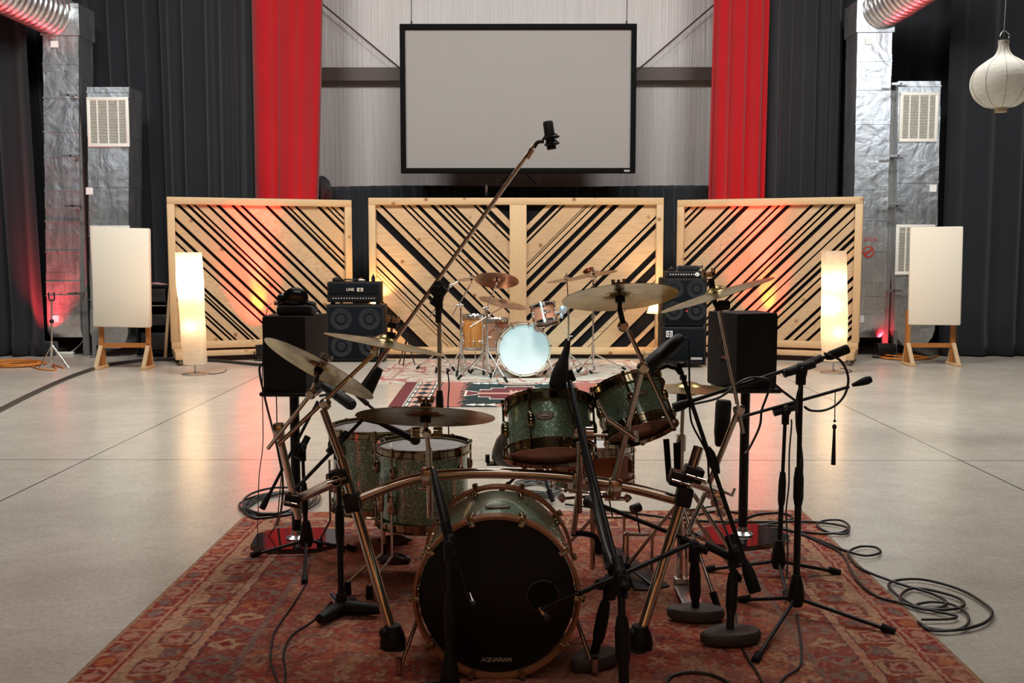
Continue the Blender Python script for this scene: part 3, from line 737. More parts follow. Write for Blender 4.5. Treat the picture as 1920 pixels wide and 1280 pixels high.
# red par cans in front of the side panels (hidden by the speakers)
def par(u, v, Y, label, aim):
    c = G(u, v); t = thing('red_floor_light', label, 'stage light', c)
    ax = (V(aim)-c).normalized(); q = c+V((0,0,.16))
    part(MB().lathe([(.05,-.14),(.09,-.1),(.1,.1),(.105,.12),(.095,.12),(.09,.06)], frame(q, ax), 24), 'housing', BLACKM, t)
    part(MB().lathe([(.001,.05),(.088,.05)], frame(q, ax), 24, cap=False), 'lens', glow('red_lens', (1,.03,.03), 6), t)
    part(MB().tube([q+V((-.12,0,0)), c+V((-.12,0,.012)), c+V((.12,0,.012)), q+V((.12,0,0))], .01, 6), 'yoke', BLACKM, t)
    return q+ax*.13
# ================================================================ amplifiers
def cab(t, x0, x1, z0, z1, Y, dp, grille=True, cones=(), shell=TOLEX):
    w, hh = x1-x0, z1-z0; cx, cz = (x0+x1)/2, (z0+z1)/2
    part(MB().box((cx, Y+dp/2+.012, cz), (w, dp, hh), b=.02), 'cabinet_shell', shell, t)
    part(MB().box((cx, Y+.012, cz), (w-.07, .02, hh-.07), b=.006), 'grille', GRILLE, t)
    for (x, z, r) in cones:
        part(MB().lathe([(r,.0),(r*.93,.006),(r*.86,.003),(r*.4,.0),(r*.36,.006),(r*.1,.008),(.001,.008)], frame((cx+x, Y+.003, cz+z), (0,-1,0)), 32), 'speaker_cone', simple('speaker_cone_grey', (.022,.024,.027), .8, spec=.1), t)
    mb = MB()
    for sx in (-1,1):
        for sz in (-1,1): mb.ball((cx+sx*(w/2-.015), Y+.02, cz+sz*(hh/2-.015)), .02, n=8)
    part(mb, 'corner_protectors', BLACK, t)
Y = 14.0; f0 = G(660,679).y; Y = f0
x0, x1 = P(612,640,Y).x, P(721,640,Y).x; zc = P(660,571,Y).z
t = thing('guitar_cabinet', 'black guitar speaker cabinet with four speakers, left of the far drum kit', 'speaker cabinet', ((x0+x1)/2, Y, 0))
qd = (x1-x0)*.245; cab(t, x0, x1, .02, zc, Y, .36, cones=[(sx*qd, sz*qd*.95, .155) for sx in (-1,1) for sz in (-1,1)])
Yh = Y+.04; h0, h1 = zc+.03, P(660,528,Yh).z; xa, xb = P(613,550,Yh).x, P(714,550,Yh).x
t = thing('guitar_amp_head', 'black amplifier head with white lettering on the four-speaker cabinet', 'amplifier', ((xa+xb)/2, Yh, zc))
part(MB().box(((xa+xb)/2, Yh+.13, (h0+h1)/2), (xb-xa, .25, h1-h0), b=.02), 'amp_shell', TOLEX, t)
part(MB().box(((xa+xb)/2, Yh-.001, h0+(h1-h0)*.65), (xb-xa-.06, .015, (h1-h0)*.5), b=.004), 'front_grille', GRILLE, t)
pl = part(MB().box(((xa+xb)/2, Yh-.001, h0+(h1-h0)*.2), (xb-xa-.09, .015, (h1-h0)*.26)), 'control_panel', BLACKG, t)
mb = MB()
for k in range(16): mb.cyl((xa+.09+k*(xb-xa-.18)/15, Yh-.008, h0+(h1-h0)*.2), (xa+.09+k*(xb-xa-.18)/15, Yh-.03, h0+(h1-h0)*.2), .009, n=8)
part(mb, 'control_knobs', simple('grey_knob', (.4,.4,.4), .4), pl)
mz = h0+(h1-h0)*.62; cxh = (xa+xb)/2
mb = MB().text('LINE', .055, .004, frame((cxh-.05, Yh-.012, mz), (0,-1,0), (1,0,0)), .001)
part(mb, 'lettering', simple('pale_lettering', (.55,.5,.42), .5), t, smooth=False)
mb = MB().box((cxh+.09, Yh-.012, mz), (.085,.004,.05)); part(mb, 'logo_plate', simple('pale_plate', (.5,.44,.36), .5), t)
part(MB().text('6', .05, .004, frame((cxh+.09, Yh-.016, mz), (0,-1,0), (1,0,0)), .002), 'logo_numeral', BLACK, t, smooth=False)
mb = MB()
for x in (xa+.06, xb-.06):
    for y in (.05,.2): mb.cyl((x, Yh+y, zc+.001), (x, Yh+y, h0+.004), .02, n=10)
part(mb, 'rubber_feet', RUBBER, t)
# clutter on head
zt = h1+.002
for (u, nm, lab, mt, r) in ((632,'black_pedal','dark effects pedal on the left end of the amplifier head', BLACK,(.12,.08,.05)), (658,'coiled_lead','small tangle of leads on the amplifier head', CABLEM,(.1,.08,.03)), (678,'silver_pedal','small silver pedal on the amplifier head', STEEL,(.09,.07,.03)), (700,'glass_bottle','small dark bottle standing on the right end of the amplifier head', BLACKG,(.03,.03,.09))):
    c = P(u, 527, Yh+.1); c.z = zt; q = thing(nm, lab, 'bottle' if 'bottle' in nm else 'leads' if 'lead' in nm else 'effects pedal', c)
    if 'bottle' in nm: part(MB().lathe([(.026,0),(.028,.01),(.028,.06),(.012,.08),(.012,.1)], M.Translation(c), 16), 'bottle_body', mt, q)
    elif 'lead' in nm: part(MB().tube([c+V((.09*math.cos(a)*(1+.2*math.sin(3*a)), .06*math.sin(a), .012+.02*abs(math.sin(a*1.7)))) for a in np.linspace(0,12,50)], .006, 6), 'lead_loops', mt, q)
    else:
        part(MB().box(c+V((0,0,r[2]/2)), (r[0],r[1],r[2]), b=.008), 'pedal_body', mt, q)
        part(MB().cyl(c+V((0,-.01,r[2])), c+V((0,-.01,r[2]+.02)), .012).cyl(c+V((-.03,.02,r[2])), c+V((-.03,.02,r[2]+.018)), .01), 'switch', CHROME, q)
# small amp with white label left of the cabinet
c = G(622,675); t = thing('practice_box', 'small black box with a white label at the foot of the guitar cabinet', 'box', c)
part(MB().box(c+V((-.02,0,.1)), (.2,.18,.2), b=.02), 'box_body', TOLEX, t); part(MB().box(c+V((-.02,-.02,.203)), (.13,.1,.004)), 'label_sticker', PAPER, t)
# bass stack
Y = G(1290,689).y; dp = .5
x0, x1 = P(1243,640,Y).x, P(1325,640,Y).x; z1 = P(1290,611,Y).z; z2 = P(1290,521,Y).z
t = thing('bass_cabinet', 'lower black bass cabinet with square badge, right of the far drum kit', 'speaker cabinet', ((x0+x1)/2, Y, 0))
cab(t, x0, x1, .03, z1-.01, Y, dp)
c = P(1255,626,Y-.01)
part(MB().box(c, (.085,.006,.085)), 'badge_plate', PAPER, t)
fr_ = frame(c+V((0,-.004,0)),(0,-1,0),(1,0,0)); mb = MB()
mb.lathe([(.034,0),(.034,.002),(.026,.002),(.026,0)], fr_, 24, cap=False).box((0,0,.001),(.012,.06,.003), fr_)
part(mb, 'badge_ring', BLACK, t)
c = P(1306,672,Y-.01); part(MB().box(c, (.155,.006,.036)), 'name_plate', simple('grey_name_plate', (.25,.25,.26), .4), t)
part(MB().text('SWR', .034, .003, frame(c+V((-.035,-.005,0)),(0,-1,0),(1,0,0))).text('BASS', .026, .003, frame(c+V((.035,-.005,0)),(0,-1,0),(1,0,0))), 'name_lettering', PAPER, t, smooth=False)
part(MB().box(((x0+x1)/2, Y+.0, .07), (x1-x0-.12,.012,.045)), 'port_black_strip', simple('port_black', (.003,.003,.003), .9), t)  # solid strip, coloured black for the shade inside a slot
t = thing('bass_cabinet', 'upper black bass cabinet stacked on the lower one, small red light on it', 'speaker cabinet', ((x0+x1)/2, Y, z1))
cab(t, x0, x1, z1, z2, Y+.01, dp, cones=[(-.15,-.12,.13),(.15,-.12,.13),(-.15,.17,.13),(.15,.17,.13)])
part(MB().ball(P(1287.5,583,Y-.005), .007, n=8), 'power_light', LED, t)
Yh = Y+.04; z3 = P(1290,508,Yh).z; xa, xb = P(1250,500,Yh).x, P(1320,500,Yh).x
t = thing('bass_amp_head', 'flat black bass amplifier head on the bass cabinet stack', 'amplifier', ((xa+xb)/2, Yh, z2))
part(MB().box(((xa+xb)/2, Yh+.17, (z2+z3)/2+.002), (xb-xa, .34, z3-z2-.004), b=.01), 'amp_shell', BLACK, t)
mb = MB()
for k in range(12): mb.cyl((xa+.05+k*.035, Yh, (z2+z3)/2), (xa+.05+k*.035, Yh-.02, (z2+z3)/2), .01, n=8)
part(mb, 'control_knobs', simple('silver_knob', (.45,.45,.46), .3), t)
part(MB().cyl((xb-.09, Yh+.0, (z2+z3)/2), (xb-.09, Yh-.006, (z2+z3)/2), .028, n=20), 'round_badge', PAPER, t)
c = P(1290,507,Yh+.15); c.z = z3+.001; t = thing('gig_pouch', 'rumpled black zip pouch on top of the bass amplifier head', 'pouch', c)
part(MB().box(c+V((0,0,.035)), (.3,.22,.07), b=.03), 'pouch_body', BLACKCLOTH, t); part(MB().tube([c+V((.13,-.05,.05)), c+V((.18,-.08,.07)), c+V((.19,-.02,.04)), c+V((.14,.0,.04))], .008, 6), 'strap', BLACKCLOTH, t)
c = P(1258,512,Yh+.1); c.z = z3+.001
t = thing('small_pedal', 'small pedal on the left end of the bass amplifier head', 'effects pedal', c)
part(MB().box(c+V((0,0,.02)), (.08,.1,.04), b=.008), 'pedal_body', BLACK, t); part(MB().cyl(c+V((0,-.02,.04)), c+V((0,-.02,.06)), .01), 'switch', CHROME, t)
# table lamp beside the bass stack
Y = 14.3; x = P(1236,600,Y).x
t = thing('table_lamp', 'lit lamp with cream bell shade and dark turned stem beside the bass cabinets', 'lamp', (x, Y, 0))
zs0, zs1 = P(1236,587,Y).z, P(1236,558,Y).z; zb_ = P(1236,653,Y).z
mb = MB().lathe([(.15,zs0),(.125,zs0+.06),(.095,zs1-.05),(.085,zs1)], M.Translation((x-.03,Y,0)), 32, cap=False); part(mb, 'lamp_shade', LSHADE, t)
part(MB().lathe([(.018,zb_+.02),(.012,zb_+.08),(.02,zb_+.1),(.011,zb_+.14),(.012,zs0-.09),(.022,zs0-.07),(.01,zs0-.03),(.008,zs1-.03)], M.Translation((x,Y,0)), 16), 'stem', BLACKG, t)
part(MB().lathe([(.09,zb_-.03),(.09,zb_-.01),(.03,zb_+.02)], M.Translation((x,Y,0)), 24), 'lamp_base', simple('cream_base', (.6,.5,.4), .4), t)
part(MB().ball((x-.02,Y,(zs0+zs1)/2), .03), 'bulb', BULB, t)
lamp('POINT', 'table_lamp_light', (x-.02, Y, (zs0+zs1)/2+.04), 45, (1,.62,.28), shadow_soft_size=.03)
c = V((x-.06, Y, 0)); hz = zb_-.032
t = thing('lamp_stool', 'low wooden box under the lit lamp beside the bass cabinets', 'stool', c)
part(MB().box(c+V((0,0,hz-.015)), (.3,.3,.03), b=.005), 'stool_top', PINE, t)
for sx in (-.12,.12):
    for sy in (-.12,.12): part(MB().box(c+V((sx,sy,(hz-.03)/2)), (.03,.03,hz-.03)), 'leg', PINE_V, t)
# warm lamp standing hidden behind the guitar amp
x = P(713,560,14.5).x; lz = P(713,566,14.5).z
t = thing('shaded_lamp', 'small lit lamp glowing behind the guitar amplifier', 'lamp', (x-.08,14.55,0))
part(MB().cyl((x-.08,14.55,.02),(x-.08,14.55,lz-.1),.012).cyl((x-.08,14.55,0),(x-.08,14.55,.02),.09), 'stem', BLACKG, t)
part(MB().lathe([(.09,lz-.12),(.06,lz+.03)], M.Translation((x-.08,14.55,0)), 24, cap=False), 'lamp_shade', LSHADE, t)
part(MB().ball((x-.08,14.55,lz-.04), .025), 'bulb', BULB, t)
lamp('POINT', 'amp_lamp_light', (x-.08,14.5,lz-.02), 60, (1,.55,.2), shadow_soft_size=.03)
# ================================================================ rugs (woven pattern stored per knot)
def rug_mat(name, rough=.95):
    t = NT(name); a = t.new('ShaderNodeAttribute', attribute_name='knots'); vec = t.coord()
    n = t.noise(vec, 210, 2); n2 = t.noise(vec, 2.5, 4, .6)
    c = t.mix(t.math('MULTIPLY', n, .5), a.outputs['Color'], t.mix(1.0, a.outputs['Color'], (.45,.42,.42), 'MULTIPLY'))
    t.base(c); t.set(Roughness=rough, Specular_IOR_Level=.12); t.bump(n, .5, .004); return t.m
def woven(name, corners, step, colf, mat, th, label, cat='rug'):
    """corners: near-left, near-right, far-right, far-left on the floor"""
    a, b, c, d = [V(p) for p in corners]
    Wd = ((b-a).length+(c-d).length)/2; Ld = ((d-a).length+(c-b).length)/2
    nx, ny = int(Wd/step), int(Ld/step)
    s, t = np.meshgrid(np.linspace(0,1,nx+1), np.linspace(0,1,ny+1))
    A = [np.array(p) for p in (a,b,c,d)]
    co = ((1-s)*(1-t))[...,None]*A[0] + (s*(1-t))[...,None]*A[1] + (s*t)[...,None]*A[2] + ((1-s)*t)[...,None]*A[3]
    co[...,2] = th
    cols = colf(s*Wd, t*Ld, Wd, Ld)
    co = co.reshape(-1,3); n0 = len(co)
    idx = np.arange(n0).reshape(ny+1, nx+1)
    f = np.stack([idx[:-1,:-1], idx[:-1,1:], idx[1:,1:], idx[1:,:-1]], -1).reshape(-1,4)
    # skirt
    edge = np.concatenate([idx[0,:], idx[1:,-1], idx[-1,-2::-1], idx[-2:0:-1,0]]); m = len(edge)
    low = co[edge].copy(); low[:,2] = .001
    co2 = np.concatenate([co, low]); e2 = np.arange(n0, n0+m)
    sk = np.stack([edge, e2, np.roll(e2,-1), np.roll(edge,-1)], -1)
    f = np.concatenate([f, sk])
    o0 = (a+b+c+d)/4; o0.z = 0
    co2 = co2 - np.array(o0)
    me = bpy.data.meshes.new(name); me.vertices.add(len(co2)); me.vertices.foreach_set('co', co2.ravel())
    me.loops.add(len(f)*4); me.loops.foreach_set('vertex_index', f.ravel()); me.polygons.add(len(f))
    me.polygons.foreach_set('loop_start', np.arange(0, len(f)*4, 4)); me.polygons.foreach_set('loop_total', np.full(len(f), 4))
    me.update(); me.validate()
    at = me.color_attributes.new('knots', 'FLOAT_COLOR', 'POINT')
    cc = np.ones((len(co2), 4)); cc[:n0,:3] = cols.reshape(-1,3); cc[n0:,:3] = cols.reshape(-1,3)[edge]
    at.data.foreach_set('color', cc.ravel().astype(np.float32))
    me.materials.append(mat); o = bpy.data.objects.new(name, me); COL.objects.link(o); o.location = o0
    return tag(o, label, cat)
def vnoise(x, y, sc, seed=0):
    x = x*sc; y = y*sc; xi = np.floor(x).astype(int); yi = np.floor(y).astype(int); fx = x-xi; fy = y-yi
    def hsh(i, j): 
        n = (i*374761393 + j*668265263 + seed*1442695) & 0x7fffffff; n = ((n ^ (n >> 13))*1274126177) & 0x7fffffff; return (n & 0xffff)/65535.
    fx = fx*fx*(3-2*fx); fy = fy*fy*(3-2*fy)
    return (hsh(xi,yi)*(1-fx)+hsh(xi+1,yi)*fx)*(1-fy) + (hsh(xi,yi+1)*(1-fx)+hsh(xi+1,yi+1)*fx)*fy
def cellr(i, j, seed=0):
    n = (i*374761393 + j*668265263 + seed*1442695) & 0x7fffffff; n = ((n ^ (n >> 13))*1274126177) & 0x7fffffff; return (n & 0xffff)/65535.
RED = np.array((.37,.075,.045)); ORG_ = np.array((.44,.14,.06)); BEI = np.array((.50,.30,.18)); GRY = np.array((.22,.15,.13)); PUR = np.array((.13,.045,.055)); DRD = np.array((.27,.035,.035)); PNK=np.array((.50,.24,.17))
def persian(x, y, W, L):
    de = np.minimum(np.minimum(x, W-x), L-y)                    # distance from the woven edge
    side = (np.minimum(x, W-x) <= (L-y))
    s = np.where(side, y, x)                                    # along the border
    wob = .030; x0_, y0_ = x.copy(), y.copy(); x = x+(vnoise(x0_, y0_, 28, 71)-.5)*wob; y = y+(vnoise(x0_, y0_, 28, 72)-.5)*wob; de = de+(vnoise(x0_, y0_, 34, 73)-.5)*.012; s = s+(vnoise(x0_, y0_, 30, 74)-.5)*.035
    q = 1/150.; x = np.round(x/q)*q; y = np.round(y/q)*q
    out = np.empty(x.shape+(3,))
    n1 = vnoise(x, y, 5, 1); n2 = vnoise(x, y, 17, 2); n3 = vnoise(x, y, 60, 3)
    def put(mask, c, k=1.0):
        out[mask] = out[mask]*(1-k) + c*k
    # field
    out[:] = RED; put(n1 > .5, ORG_, .6); put((n2 > .66), PUR, .35); put((n2 < .25), BEI, .28); put(n3 > .72, DRD, .6); put(n3 < .2, PNK, .5)
    g = .13; i = np.floor(x/g).astype(int); j = np.floor(y/g+.5*(i%2)).astype(int)
    u = x/g-i-.5; v = (y/g+.5*(i%2))-j-.5; r = cellr(i, j, 5); k = cellr(i, j, 9)
    m1 = np.abs(u)+np.abs(v); m2 = np.maximum(np.abs(u), np.abs(v))
    cc = np.where((k < .33)[...,None], BEI, np.where((k < .66)[...,None], GRY, PUR))
    dm = (r < .4) & (m1 < .34); out[dm] = (out*.3+cc*.7)[dm]
    dm = (r < .4) & (m1 < .24); out[dm] = DRD
    dm = (r < .4) & (m1 < .13); out[dm] = (cc*.8+BEI*.2)[dm]
    cr = (r >= .4) & (r < .7) & (m2 < .3) & (np.abs(np.abs(u)-np.abs(v)) < .07); out[cr] = (out*.25+cc*.75)[cr]
    st = (r >= .7) & (r < .85) & (m2 < .26) & ((np.abs(u) < .05) | (np.abs(v) < .05) | (np.abs(m2-.2) < .03)); out[st] = (out*.3+cc*.7)[st]
    bx = (r >= .85) & (m2 < .22); out[bx] = (out*.4+cc*.6)[bx]
    # smaller scatter
    g2 = .052; i2 = np.floor(x/g2).astype(int); j2 = np.floor(y/g2).astype(int); u2 = x/g2-i2-.5; v2 = y/g2-j2-.5; r2 = cellr(i2, j2, 21)
    dm = (r2 < .35) & (np.abs(u2)+np.abs(v2) < .3) & (m1 > .36); out[dm] = (out*.35+np.where((r2 < .12)[...,None], BEI, np.where((r2<.22)[...,None], PUR, GRY))*.65)[dm]
    # serrated medallion outline
    cx = W/2; cy = L*.30; uu = np.abs(x-cx); vv = np.abs(y-cy)
    med = uu*.95 + vv*.62 + .018*np.sign(np.sin(x*90))*1
    for at, c in ((1.02, BEI), (1.06, GRY), (.66, BEI), (.36, PUR)):
        mk = np.abs(med-at) < .014; out[mk] = (out*.25+c*.75)[mk]
    put((med > 1.08) & (med < 3), PNK, .12); put((med < .36), GRY, .30)
    # narrow grey line, inner border, beige line, wide border, beige, outer
    b = de
    inn = (b < .545) & (b >= .385)
    p = .15; ci = np.floor(s/p).astype(int); su = s/p-ci-.5; bv = (b-.465)/.16
    out[inn] = (RED*.65+PUR*.35)
    a = inn & (np.abs(su)+np.abs(bv)*.8 < .40); kk = cellr(ci, ci*0+3, 4); c3 = np.where((kk < .4)[...,None], BEI, np.where((kk < .7)[...,None], GRY, ORG_)); out[a] = c3[a]
    a = inn & (np.abs(su)+np.abs(bv)*.8 < .18); out[a] = DRD
    out[(b < .575) & (b >= .545)] = GRY*.9+RED*.1
    ln = (b < .385) & (b >= .335); out[ln] = PNK*.55+BEI*.45
    out[(np.abs(b-.385) < .006) | (np.abs(b-.335) < .006)] = PUR
    wd = (b < .335) & (b >= .155)
    out[wd] = BEI*.85+GRY*.15
    p = .30; ci = np.floor(s/p).astype(int); su = s/p-ci-.5; bv = (b-.245)/.18
    zig = np.abs(bv)+np.abs(np.abs(su)*2-.5)*1.1
    a = wd & (np.abs(su) < .2) & (np.abs(bv) < .34); out[a] = PUR*.7+RED*.3
    a = wd & (np.abs(su) < .15) & (np.abs(bv) < .24); out[a] = PNK*.8+GRY*.2
    a = wd & (np.abs(su)/.1+np.abs(bv)/.17 < 1); out[a] = DRD
    a = wd & (np.abs(su) > .24) & (bv > -.5+ (np.abs(su)-.24)*3.2); out[a] = RED*.75
    a = wd & (np.abs(su) > .24) & (np.abs(bv-(-.5+(np.abs(su)-.24)*3.2)) < .09); out[a] = BEI
    a = wd & (np.abs(su) > .36) & (np.abs(bv-.15) < .2); out[a] = GRY*.7+PUR*.3
    ln = (b < .155) & (b >= .11); out[ln] = PNK*.6+BEI*.4
    out[(np.abs(b-.132) < .007)] = DRD
    ot = (b < .11) & (b >= .018); out[ot] = DRD*.8+RED*.2
    p = .13; ci = np.floor(s/p).astype(int); su = s/p-ci-.5; bv = (b-.06)/.1
    a = ot & (np.abs(su)+np.abs(bv)*.9 < .36); kk = cellr(ci, ci*0+8, 6); c3 = np.where((kk < .4)[...,None], PNK, np.where((kk < .7)[...,None], GRY, ORG_)); out[a] = c3[a]
    a = ot & (np.abs(np.abs(su)-.44) < .05); out[a] = PNK
    out[b < .018] = BEI*.8
    k = (vnoise(x0_, y0_, 62, 81) > .66); out[k] = out[k]*.6+RED*.4
    k = (vnoise(x0_, y0_, 55, 82) > .72); out[k] = out[k]*.6+PUR*.4
    k = (vnoise(x0_, y0_, 75, 83) > .7); out[k] = out[k]*.65+BEI*.35
    out *= (.78+.44*vnoise(x0_, y0_, 140, 7))[...,None]
    wear = vnoise(x, y, 2.1, 31)*.5+vnoise(x, y, 7, 32)*.5
    k = np.clip((wear-.55)*1.3, 0, .28)[...,None]; out[:] = out*(1-k)+(BEI*.5+GRY*.5)*k
    return np.clip(out, 0.01, 1)
fl = G(465,962); frr = G(1503,958); yf = 5.93
nl = G(130,1280); nr = G(1842,1280)
# extend the sides towards the camera
def ext(pn, pf, y): r = (y-pf.y)/(pn.y-pf.y); return pf+(pn-pf)*r
woven('persian_rug', (ext(nl, fl, 2.6), ext(nr, frr, 2.6), frr, fl), 1/150., persian, rug_mat('persian_wool'), .008, 'large worn red Persian-style rug under the near green drum kit')
def cream(x, y, W, L):
    out = np.empty(x.shape+(3,)); base = np.array((.60,.56,.48)); out[:] = base
    n = vnoise(x,y,6,3); n2 = vnoise(x, y, 14, 5)
    a = (np.abs(n-.5) < .05) & (n2 > .3); out[a] = (.38,.10,.10)
    a = (np.abs(n2-.5) < .035) & (n > .35); out[a] = (.42,.2,.17)
    de = np.minimum(np.minimum(x, W-x), np.minimum(y, L-y))
    a = (de > .22) & (de < .25); out[a] = (.42,.28,.22)
    a = (de > .05) & (de < .2) & (np.sin(x*30)*np.sin(y*30) > .55); out[a] = (.45,.17,.14)
    return out
woven('cream_rug', (G(690,719), G(1243,720), G(1196,676), G(742,676)), .02, cream, rug_mat('cream_wool'), .008, 'cream rug with faint red scrollwork under the far drum kit')
def navajo(x, y, W, L):
    q = .012; x = np.round(x/q)*q; y = np.round(y/q)*q
    TEAL = np.array((.030,.050,.052)); MAR = np.array((.17,.05,.055)); PK = np.array((.62,.36,.30)); CR = np.array((.72,.68,.62)); SAL = np.array((.45,.17,.14))
    cx, cy = W/2, L/2; u = x-cx; v = y-cy; au, av = np.abs(u), np.abs(v); hw, hl = W/2, L/2
    out = np.empty(x.shape+(3,)); out[:] = TEAL; e = hw-au; n = vnoise(x, y, 45, 4)
    out[(e < .68)] = SAL
    a = (e >= .62) & (e < .78) & (n > (e-.60)/.2); out[a] = SAL
    a = (e >= .42) & (e < .44); out[a] = TEAL
    bd = (e <= .39) & (e > .15); out[bd] = TEAL
    p = .32; k = np.floor(v/p).astype(int); vv = v/p-k-.5; ee = (e-.27)/.075
    a = bd & (np.abs(ee) < 1) & (np.abs(vv) < .44) & (np.abs(ee) > np.abs(vv)*2.1-.12); out[a] = PK
    a = bd & ((np.abs(e-.172) < .016) | (np.abs(e-.368) < .016)) & (np.abs(vv) < .38); out[a] = CR
    out[(e <= .15) & (e > .138)] = CR; out[e <= .138] = MAR
    def stp(au):
        return np.select([au < .17, au < .33, au < .45, au < .57], [.58, .44, .30, .20*(1-(au-.45)/.13*.0)], 0)
    hf = stp(au); tip = (au >= .45) & (au < .60); hf = np.where(tip, .10+(au-.45)*.9, hf)
    m = av < hf; out[m] = CR; m2 = (av < hf-.04) & (stp(au+.014) > 0) & (av < stp(au+.012)-.01); m2 = m2 | (tip & (au < .585) & (av < hf-.04)); out[m2] = MAR
    a = (av < .055) & (au < .46); out[a] = PK
    a = (au < .11) & (av < .16+.08*(np.sin(u*110) > 0)); out[a] = PK
    for c0 in (.26, .36, .46):
        t_ = au-c0; a = (t_ > 0) & (t_ < .10) & (np.abs(av-.82) < .07*(1-t_/.10)+.01); out[a] = CR
    a = (au < .26) & (np.abs(av-.86) < .16*np.sqrt(np.clip(1-(au/.26)**2, 0, 1))); out[a] = PK
    a = (au < .22) & (np.abs(av-.86) < .09*np.sqrt(np.clip(1-(au/.22)**2, 0, 1))); out[a] = MAR
    a = (au < .18) & (np.abs(av-.86) < .03); out[a] = CR
    return out
woven('navajo_rug', (G(728,763), G(1222,763), G(1188,719), G(762,717)), .012, navajo, rug_mat('navajo_wool'), .009, 'dark southwestern-patterned rug on the bare floor before the far drum kit')
# ================================================================ drum hardware helpers
def nax(u, v, ang, r, top=True):
    """axis of a disc seen at u,v with ellipse major-axis angle ang (deg, ccw) and minor/major ratio r"""
    d = ray(u, v).normalized(); c = -d
    R_ = (RIGHT - d*RIGHT.dot(d)).normalized(); U_ = (UP - d*UP.dot(d)); U_ = (U_ - R_*U_.dot(R_)).normalized()
    a = math.radians(ang); m = R_*(-math.sin(a)) + U_*math.cos(a)
    return (c*(r if top else -r) + m*math.sqrt(1-r*r)).normalized()
def cymbal(name, c, n, R, label, mat=None, bell=.19, bow=.05, group=None):
    pr = [(R, 0), (R*.8, R*bow*.45), (R*.55, R*bow*.8), (R*.35, R*bow), (R*bell*1.1, R*(bow+.012)), (R*bell*.9, R*(bow+.045)), (R*bell*.55, R*(bow+.09)), (R*.06, R*(bow+.105))]
    th = .0018; pr2 = pr + [(r, z-th) for r, z in pr[::-1]]
    T = frame(c, n) @ M.Translation((0,0,-R*bow*.9)); mb = MB(); n_ = 72; K = len(pr2)
    mb.lathe(pr2 + [pr2[0]], T, n_, cap=False)
    o = part(mb, name, mat or CYM, ang=50)
    at = o.data.attributes.new('rad', 'FLOAT', 'POINT'); rr = [r for r, z in pr2+[pr2[0]] for _ in range(n_)]
    at.data.foreach_set('value', rr)
    return tag(o, label, 'cymbal', group)
def felt_nut(parent, c, n, s=1.0, mt=None):
    mt = mt or BLACK; n = V(n)
    part(MB().cyl(c+n*.012*s, c+n*.035*s, .02*s, n=18).cyl(c-n*.03*s, c-n*.006*s, .02*s, n=18), 'felt_washer', mt, parent)
    x = n.orthogonal().normalized(); x = (RIGHT - n*RIGHT.dot(n)).normalized()
    mb = MB().cyl(c-n*.05*s, c+n*.062*s, .006*s, n=10).cyl(c+n*.035*s, c+n*.05*s, .012*s, n=12)
    mb.box((0,0,0), (.05*s,.007*s,.014*s), frame(c+n*.045*s, n, x)).box((.022*s,0,.008*s), (.014*s,.007*s,.022*s), frame(c+n*.045*s, n, x)).box((-.022*s,0,.008*s), (.014*s,.007*s,.022*s), frame(c+n*.045*s, n, x))
    part(mb, 'wing_nut', CHROMEW, parent)
